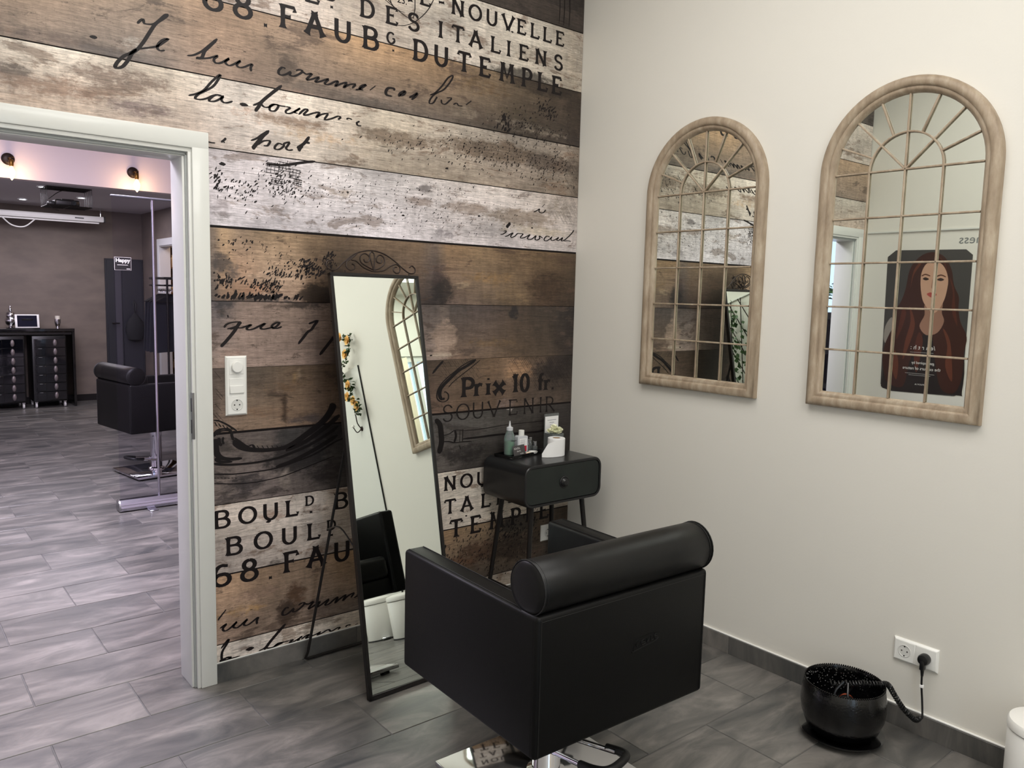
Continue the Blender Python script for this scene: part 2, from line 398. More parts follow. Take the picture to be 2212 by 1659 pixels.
# ---------------------------------------------------------------- printed plank mural on the back wall
# rows: (z0, z1, [(x, top colour, bottom colour)...], colour of the wood under the paint)
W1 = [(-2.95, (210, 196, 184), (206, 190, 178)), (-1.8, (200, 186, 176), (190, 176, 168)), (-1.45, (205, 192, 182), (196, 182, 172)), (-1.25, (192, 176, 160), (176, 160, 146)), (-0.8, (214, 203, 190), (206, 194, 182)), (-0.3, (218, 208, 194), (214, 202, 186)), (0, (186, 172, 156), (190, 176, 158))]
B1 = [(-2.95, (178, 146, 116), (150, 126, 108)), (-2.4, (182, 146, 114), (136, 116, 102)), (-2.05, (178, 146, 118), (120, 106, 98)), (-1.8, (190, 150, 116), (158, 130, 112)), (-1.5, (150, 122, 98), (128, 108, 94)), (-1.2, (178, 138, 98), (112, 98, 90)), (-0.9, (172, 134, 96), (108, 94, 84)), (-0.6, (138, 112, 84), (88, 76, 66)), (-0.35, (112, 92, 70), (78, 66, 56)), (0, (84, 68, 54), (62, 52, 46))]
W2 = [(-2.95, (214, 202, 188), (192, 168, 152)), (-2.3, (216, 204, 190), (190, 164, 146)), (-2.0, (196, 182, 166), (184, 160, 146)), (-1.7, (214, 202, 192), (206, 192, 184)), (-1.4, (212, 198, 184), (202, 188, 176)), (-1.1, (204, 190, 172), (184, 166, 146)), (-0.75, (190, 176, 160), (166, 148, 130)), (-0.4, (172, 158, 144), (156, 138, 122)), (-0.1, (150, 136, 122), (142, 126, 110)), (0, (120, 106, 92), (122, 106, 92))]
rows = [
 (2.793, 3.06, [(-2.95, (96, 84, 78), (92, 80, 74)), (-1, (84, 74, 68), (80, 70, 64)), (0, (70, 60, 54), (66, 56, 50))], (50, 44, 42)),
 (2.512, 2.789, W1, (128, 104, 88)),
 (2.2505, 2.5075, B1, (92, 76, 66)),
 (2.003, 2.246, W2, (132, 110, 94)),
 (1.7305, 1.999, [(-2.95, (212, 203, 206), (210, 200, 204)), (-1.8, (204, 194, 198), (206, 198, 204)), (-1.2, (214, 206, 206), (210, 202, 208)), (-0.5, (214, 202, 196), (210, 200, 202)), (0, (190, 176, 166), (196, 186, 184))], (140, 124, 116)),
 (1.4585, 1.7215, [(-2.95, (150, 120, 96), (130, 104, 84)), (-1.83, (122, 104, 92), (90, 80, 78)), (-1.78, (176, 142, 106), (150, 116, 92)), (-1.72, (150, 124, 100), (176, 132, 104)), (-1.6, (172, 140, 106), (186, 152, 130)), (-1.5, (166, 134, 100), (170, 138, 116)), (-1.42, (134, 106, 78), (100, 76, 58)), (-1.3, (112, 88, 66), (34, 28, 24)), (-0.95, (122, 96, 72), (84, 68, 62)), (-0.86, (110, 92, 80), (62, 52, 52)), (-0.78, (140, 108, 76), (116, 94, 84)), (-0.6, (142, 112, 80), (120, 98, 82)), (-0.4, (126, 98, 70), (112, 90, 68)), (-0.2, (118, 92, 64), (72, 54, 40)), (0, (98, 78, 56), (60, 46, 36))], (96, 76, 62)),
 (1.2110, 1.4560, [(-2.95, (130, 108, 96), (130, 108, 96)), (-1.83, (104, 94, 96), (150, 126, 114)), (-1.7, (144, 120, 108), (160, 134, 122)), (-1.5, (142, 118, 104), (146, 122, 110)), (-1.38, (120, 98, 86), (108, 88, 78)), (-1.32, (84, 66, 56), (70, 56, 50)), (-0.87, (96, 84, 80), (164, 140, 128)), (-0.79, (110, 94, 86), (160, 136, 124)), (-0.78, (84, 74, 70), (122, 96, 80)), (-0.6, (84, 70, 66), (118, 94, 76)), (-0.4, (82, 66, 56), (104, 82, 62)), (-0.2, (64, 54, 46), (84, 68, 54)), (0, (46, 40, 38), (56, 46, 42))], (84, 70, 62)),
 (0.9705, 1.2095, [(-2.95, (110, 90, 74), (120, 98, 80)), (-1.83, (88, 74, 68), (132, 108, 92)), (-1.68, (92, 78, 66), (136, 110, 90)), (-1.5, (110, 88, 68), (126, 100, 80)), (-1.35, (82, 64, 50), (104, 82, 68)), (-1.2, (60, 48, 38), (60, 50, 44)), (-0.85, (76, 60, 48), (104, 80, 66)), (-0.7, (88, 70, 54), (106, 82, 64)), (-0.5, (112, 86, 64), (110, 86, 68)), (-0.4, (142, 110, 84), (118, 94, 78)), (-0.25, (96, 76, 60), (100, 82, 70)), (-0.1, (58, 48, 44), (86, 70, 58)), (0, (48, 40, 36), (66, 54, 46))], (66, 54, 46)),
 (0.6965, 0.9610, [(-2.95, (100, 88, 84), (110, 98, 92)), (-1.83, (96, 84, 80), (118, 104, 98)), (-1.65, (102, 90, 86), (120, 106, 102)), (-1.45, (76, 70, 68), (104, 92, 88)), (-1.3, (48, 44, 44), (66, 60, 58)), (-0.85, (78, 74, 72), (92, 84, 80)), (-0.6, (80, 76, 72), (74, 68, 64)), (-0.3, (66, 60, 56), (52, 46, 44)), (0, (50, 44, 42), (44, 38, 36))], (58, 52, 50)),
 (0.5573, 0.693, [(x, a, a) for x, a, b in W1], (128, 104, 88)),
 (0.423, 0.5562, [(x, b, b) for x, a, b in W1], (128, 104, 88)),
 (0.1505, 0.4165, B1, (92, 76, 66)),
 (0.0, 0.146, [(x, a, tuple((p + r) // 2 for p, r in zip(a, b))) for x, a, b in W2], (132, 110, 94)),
]
for zz0, dark in ((0.5575, 1), (0.422, 1)): pass
BLOBS=[(-1.788,1.598,0.037,0.033,(58,54,56),0.85),(-1.752,1.56,0.034,0.042,(84,76,74),0.6),(-1.402,1.482,0.089,0.051,(18,14,12),0.95),(-1.461,1.454,0.117,0.025,(40,34,32),0.8),(-1.366,1.557,0.028,0.073,(60,46,36),0.6),(-0.809,1.518,0.055,0.057,(38,34,36),0.85),(-0.839,1.574,0.044,0.061,(74,60,60),0.6),(-1.648,1.464,0.198,0.012,(62,62,66),0.8),(-1.787,1.449,0.051,0.017,(56,54,58),0.8),(-1.788,1.407,0.037,0.014,(60,58,60),0.6),(-1.574,1.55,0.111,0.032,(206,176,152),0.6),(-1.647,1.504,0.072,0.021,(200,150,120),0.5),(-1.528,2.328,0.04,0.067,(84,72,64),0.75),(-1.4,2.275,0.174,0.021,(104,92,84),0.7),(-1.178,2.26,0.169,0.022,(92,84,78),0.7),(-1.495,2.258,0.026,0.024,(140,116,104),0.6),(-2.298,2.27,0.155,0.025,(110,94,86),0.6),(-2.152,2.258,0.125,0.021,(104,94,90),0.75),(-2.066,2.306,0.043,0.021,(190,180,170),0.55),(-2.399,2.269,0.049,0.019,(130,100,84),0.5),(-2.127,2.183,0.155,0.039,(120,100,88),0.7),(-2.303,2.121,0.169,0.031,(150,122,104),0.7),(-2.427,2.154,0.061,0.017,(96,82,74),0.8),(-2.057,2.098,0.117,0.027,(130,112,110),0.6),(-2.381,2.073,0.063,0.014,(196,170,150),0.5),(-1.533,2.138,0.166,0.017,(140,116,98),0.75),(-1.675,2.144,0.104,0.033,(196,160,140),0.4),(-1.401,2.092,0.175,0.025,(206,176,146),0.5),(-0.504,2.156,0.353,0.041,(118,100,84),0.8),(-1.046,2.142,0.201,0.034,(124,106,90),0.75),(-0.218,2.15,0.209,0.039,(96,82,72),0.8),(-0.717,2.307,0.1,0.028,(140,126,112),0.5),(-0.312,2.288,0.259,0.025,(170,156,140),0.4),(-0.682,1.889,0.123,0.027,(148,132,122),0.85),(-0.94,1.896,0.075,0.019,(158,142,134),0.8),(-0.906,1.948,0.038,0.02,(120,112,112),0.8),(-0.369,1.874,0.2,0.037,(150,134,120),0.85),(-0.265,1.816,0.208,0.022,(196,182,164),0.7),(-1.301,1.895,0.082,0.011,(178,162,150),0.7),(-0.806,1.768,0.049,0.024,(140,132,136),0.6),(-1.783,1.768,0.03,0.02,(126,116,116),0.7),(-1.79,1.808,0.04,0.033,(170,160,164),0.6),(-0.149,1.936,0.092,0.053,(150,138,126),0.5),(-0.324,2.623,0.142,0.041,(150,134,120),0.5),(-0.377,2.519,0.168,0.029,(46,40,34),0.9),(-0.261,2.498,0.233,0.046,(58,48,40),0.8),(-0.618,2.434,0.155,0.048,(110,88,64),0.5),(-0.045,2.416,0.063,0.132,(60,50,42),0.7),(-0.427,2.344,0.138,0.033,(92,80,64),0.5),(-1.138,2.637,0.127,0.036,(170,156,148),0.4),(-0.894,2.695,0.139,0.03,(206,194,180),0.5),(-0.18,2.695,0.178,0.021,(232,222,208),0.5),(-0.797,1.308,0.065,0.071,(176,152,136),0.8),(-0.808,1.232,0.075,0.008,(196,178,160),0.8),(-0.534,1.283,0.165,0.022,(122,98,72),0.5),(-0.398,1.425,0.029,0.035,(34,32,34),0.85),(-0.429,1.501,0.17,0.048,(136,112,84),0.4),(-0.195,1.551,0.122,0.068,(66,50,38),0.7),(-0.542,1.585,0.163,0.03,(150,118,80),0.5),(-0.7,1.548,0.041,0.021,(170,148,124),0.6),(-1.491,1.181,0.014,0.029,(150,128,108),0.7),(-1.511,1.163,0.017,0.015,(150,122,90),0.7),(-1.555,1.047,0.013,0.066,(54,40,32),0.8),(-1.652,1.036,0.109,0.025,(130,104,84),0.5),(-1.539,1.128,0.114,0.026,(118,92,70),0.4),(-1.443,0.992,0.099,0.019,(74,66,66),0.7),(-1.756,1.253,0.052,0.035,(140,112,100),0.4),(-1.541,0.926,0.057,0.041,(62,60,60),0.8),(-1.382,0.959,0.082,0.076,(26,23,24),0.85),(-1.503,0.839,0.137,0.056,(34,32,34),0.8),(-1.653,0.91,0.11,0.025,(120,108,100),0.5),(-1.551,0.769,0.027,0.056,(150,138,130),0.6),(-1.709,0.762,0.072,0.036,(52,48,50),0.8),(-1.763,0.716,0.07,0.018,(60,54,54),0.7),(-1.383,0.767,0.082,0.046,(48,42,42),0.7),(-0.359,1.145,0.088,0.05,(170,134,104),0.7),(-0.53,1.152,0.083,0.022,(120,94,72),0.4),(-0.147,1.137,0.126,0.056,(52,44,42),0.7),(-0.441,0.992,0.057,0.023,(150,130,124),0.6),(-0.411,0.956,0.023,0.011,(210,200,192),0.8),(-0.683,0.769,0.133,0.044,(40,36,36),0.7),(-0.262,0.91,0.122,0.028,(86,80,76),0.4),(-1.6,0.627,0.057,0.026,(160,132,116),0.6),(-1.424,0.619,0.061,0.019,(120,98,84),0.6),(-1.383,0.436,0.083,0.039,(112,88,72),0.6),(-1.602,0.43,0.038,0.011,(60,52,48),0.8),(-0.678,0.548,0.08,0.031,(206,196,190),0.5),(-0.334,0.38,0.121,0.057,(40,36,34),0.85),(-1.545,0.216,0.043,0.05,(60,46,38),0.85),(-1.506,0.275,0.044,0.051,(86,60,42),0.7),(-1.659,0.319,0.112,0.026,(150,124,110),0.5),(-1.734,0.262,0.109,0.019,(176,140,96),0.5),(-1.404,0.202,0.062,0.04,(104,88,80),0.6),(-0.563,0.281,0.168,0.055,(70,48,36),0.7),(-0.39,0.272,0.178,0.071,(48,36,30),0.7),(-0.672,0.256,0.108,0.045,(96,66,48),0.6),(-1.717,0.107,0.033,0.011,(110,90,80),0.7),(-1.384,0.137,0.084,0.016,(150,136,124),0.7)]

def lerp(a, b, t): return tuple(p + (r - p) * t for p, r in zip(a, b))
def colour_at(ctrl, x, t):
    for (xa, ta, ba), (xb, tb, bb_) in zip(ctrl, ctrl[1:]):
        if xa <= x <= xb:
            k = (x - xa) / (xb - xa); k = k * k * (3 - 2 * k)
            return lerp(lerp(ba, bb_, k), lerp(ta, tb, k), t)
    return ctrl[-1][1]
# tint keeps colours; the uncalled variant paints shade of table and chair into them
def tint(c, x, z): return c
def shade_tint_unused(c, x, z):
    f = 1.0
    if z < 0.70: f = 1.0 - 0.50 * max(0, min(1, (x + 0.62) / 0.40))
    if z < 0.42: f *= 0.92 - 0.30 * max(0, min(1, (x + 1.2) / 0.7))
    return tuple(v * f for v in c)
def weather(c, x, z, z0, z1):
    m = sum(c) / 3; sat = .80 if m < 175 else .9
    c = tuple(m + (v - m) * sat for v in c)
    f = 1.08 if m < 170 else 1.06; best = (0.0, (90, 80, 72))
    c = tuple(v * f for v in c)
    for bx, bz, rx_, rz_, bc, s_ in BLOBS:
        if not (z0 <= bz <= z1): continue
        d = ((x - bx) / rx_) ** 2 + ((z - bz) / rz_) ** 2
        if d < 2.2:
            k = s_ * (1 - max(0, min(1, (d - .25) / 1.9)))
            if k > best[0]: best = (k, bc)
    return c, best
def plank(z0, z1, ctrl, under, x0, x1, c0=None, c1=None):
    nx = max(4, int((x1 - x0) / 0.020)); nz = max(4, int((z1 - z0) / .018)); vs_, col, blb = [], [], []
    for j in range(nz + 1):
        for i in range(nx + 1):
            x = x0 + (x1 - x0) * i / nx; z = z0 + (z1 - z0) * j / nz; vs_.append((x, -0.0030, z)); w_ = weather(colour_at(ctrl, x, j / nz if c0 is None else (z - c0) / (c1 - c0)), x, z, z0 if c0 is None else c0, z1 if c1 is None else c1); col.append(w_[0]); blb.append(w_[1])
    fs = [(j * (nx + 1) + i, j * (nx + 1) + i + 1, (j + 1) * (nx + 1) + i + 1, (j + 1) * (nx + 1) + i) for j in range(nz) for i in range(nx)]
    k = len(vs_); vs_ += [(x0, -.0004, z0), (x1, -.0004, z0), (x1, -.0004, z1), (x0, -.0004, z1)]; col += [col[0], col[nx], col[-1], col[-nx - 1]]; blb += [blb[0], blb[nx], blb[-1], blb[-nx - 1]]
    A, B_, D_, E_ = 0, nx, (nz + 1) * (nx + 1) - 1, nz * (nx + 1)
    fs += [(k, k + 1, B_, A), (k + 1, k + 2, D_, B_), (k + 2, k + 3, E_, D_), (k + 3, k, A, E_)]
    me = bpy.data.meshes.new('plank'); me.from_pydata(vs_, [], fs); me.materials.append(M_plank)
    ca = me.color_attributes.new('paint', 'FLOAT_COLOR', 'POINT'); cb = me.color_attributes.new('under', 'FLOAT_COLOR', 'POINT')
    u = [x for p in vs_ for x in srgb(tuple(a * (0.55 + 0.45 * (sum(c_) / 3) / 200) for a, c_ in zip(under, [col[0]] * 3)))] 
    ca.data.foreach_set('color', [x for c_ in col for x in srgb(c_)])
    uu = []
    for p, c_ in zip(vs_, col):
        t_ = tint(under, p[0], p[2]); uu += list(srgb(t_))
    cb.data.foreach_set('color', uu)
    cc = me.color_attributes.new('stain', 'FLOAT_COLOR', 'POINT'); cc.data.foreach_set('color', [x for k, c_ in blb for x in srgb(c_)])
    cm = me.attributes.new('stain_mask', 'FLOAT', 'POINT'); cm.data.foreach_set('value', [k for k, c_ in blb])
    return link_mesh('plank', me, None, wall_back)
G().box(-2.95, -0.0005, -0.0006, 0.0, 2.052, 3.06).box(-1.83, -0.0005, -0.0006, 0.0, 0.0, 2.052).obj('mural_backing', M_gap, wall_back, smooth=False)
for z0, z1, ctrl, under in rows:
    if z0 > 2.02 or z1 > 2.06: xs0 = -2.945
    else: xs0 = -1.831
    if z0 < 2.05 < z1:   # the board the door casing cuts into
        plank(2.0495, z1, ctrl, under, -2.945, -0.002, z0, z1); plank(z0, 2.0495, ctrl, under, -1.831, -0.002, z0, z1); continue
    plank(z0, z1, ctrl, under, xs0, -0.002)

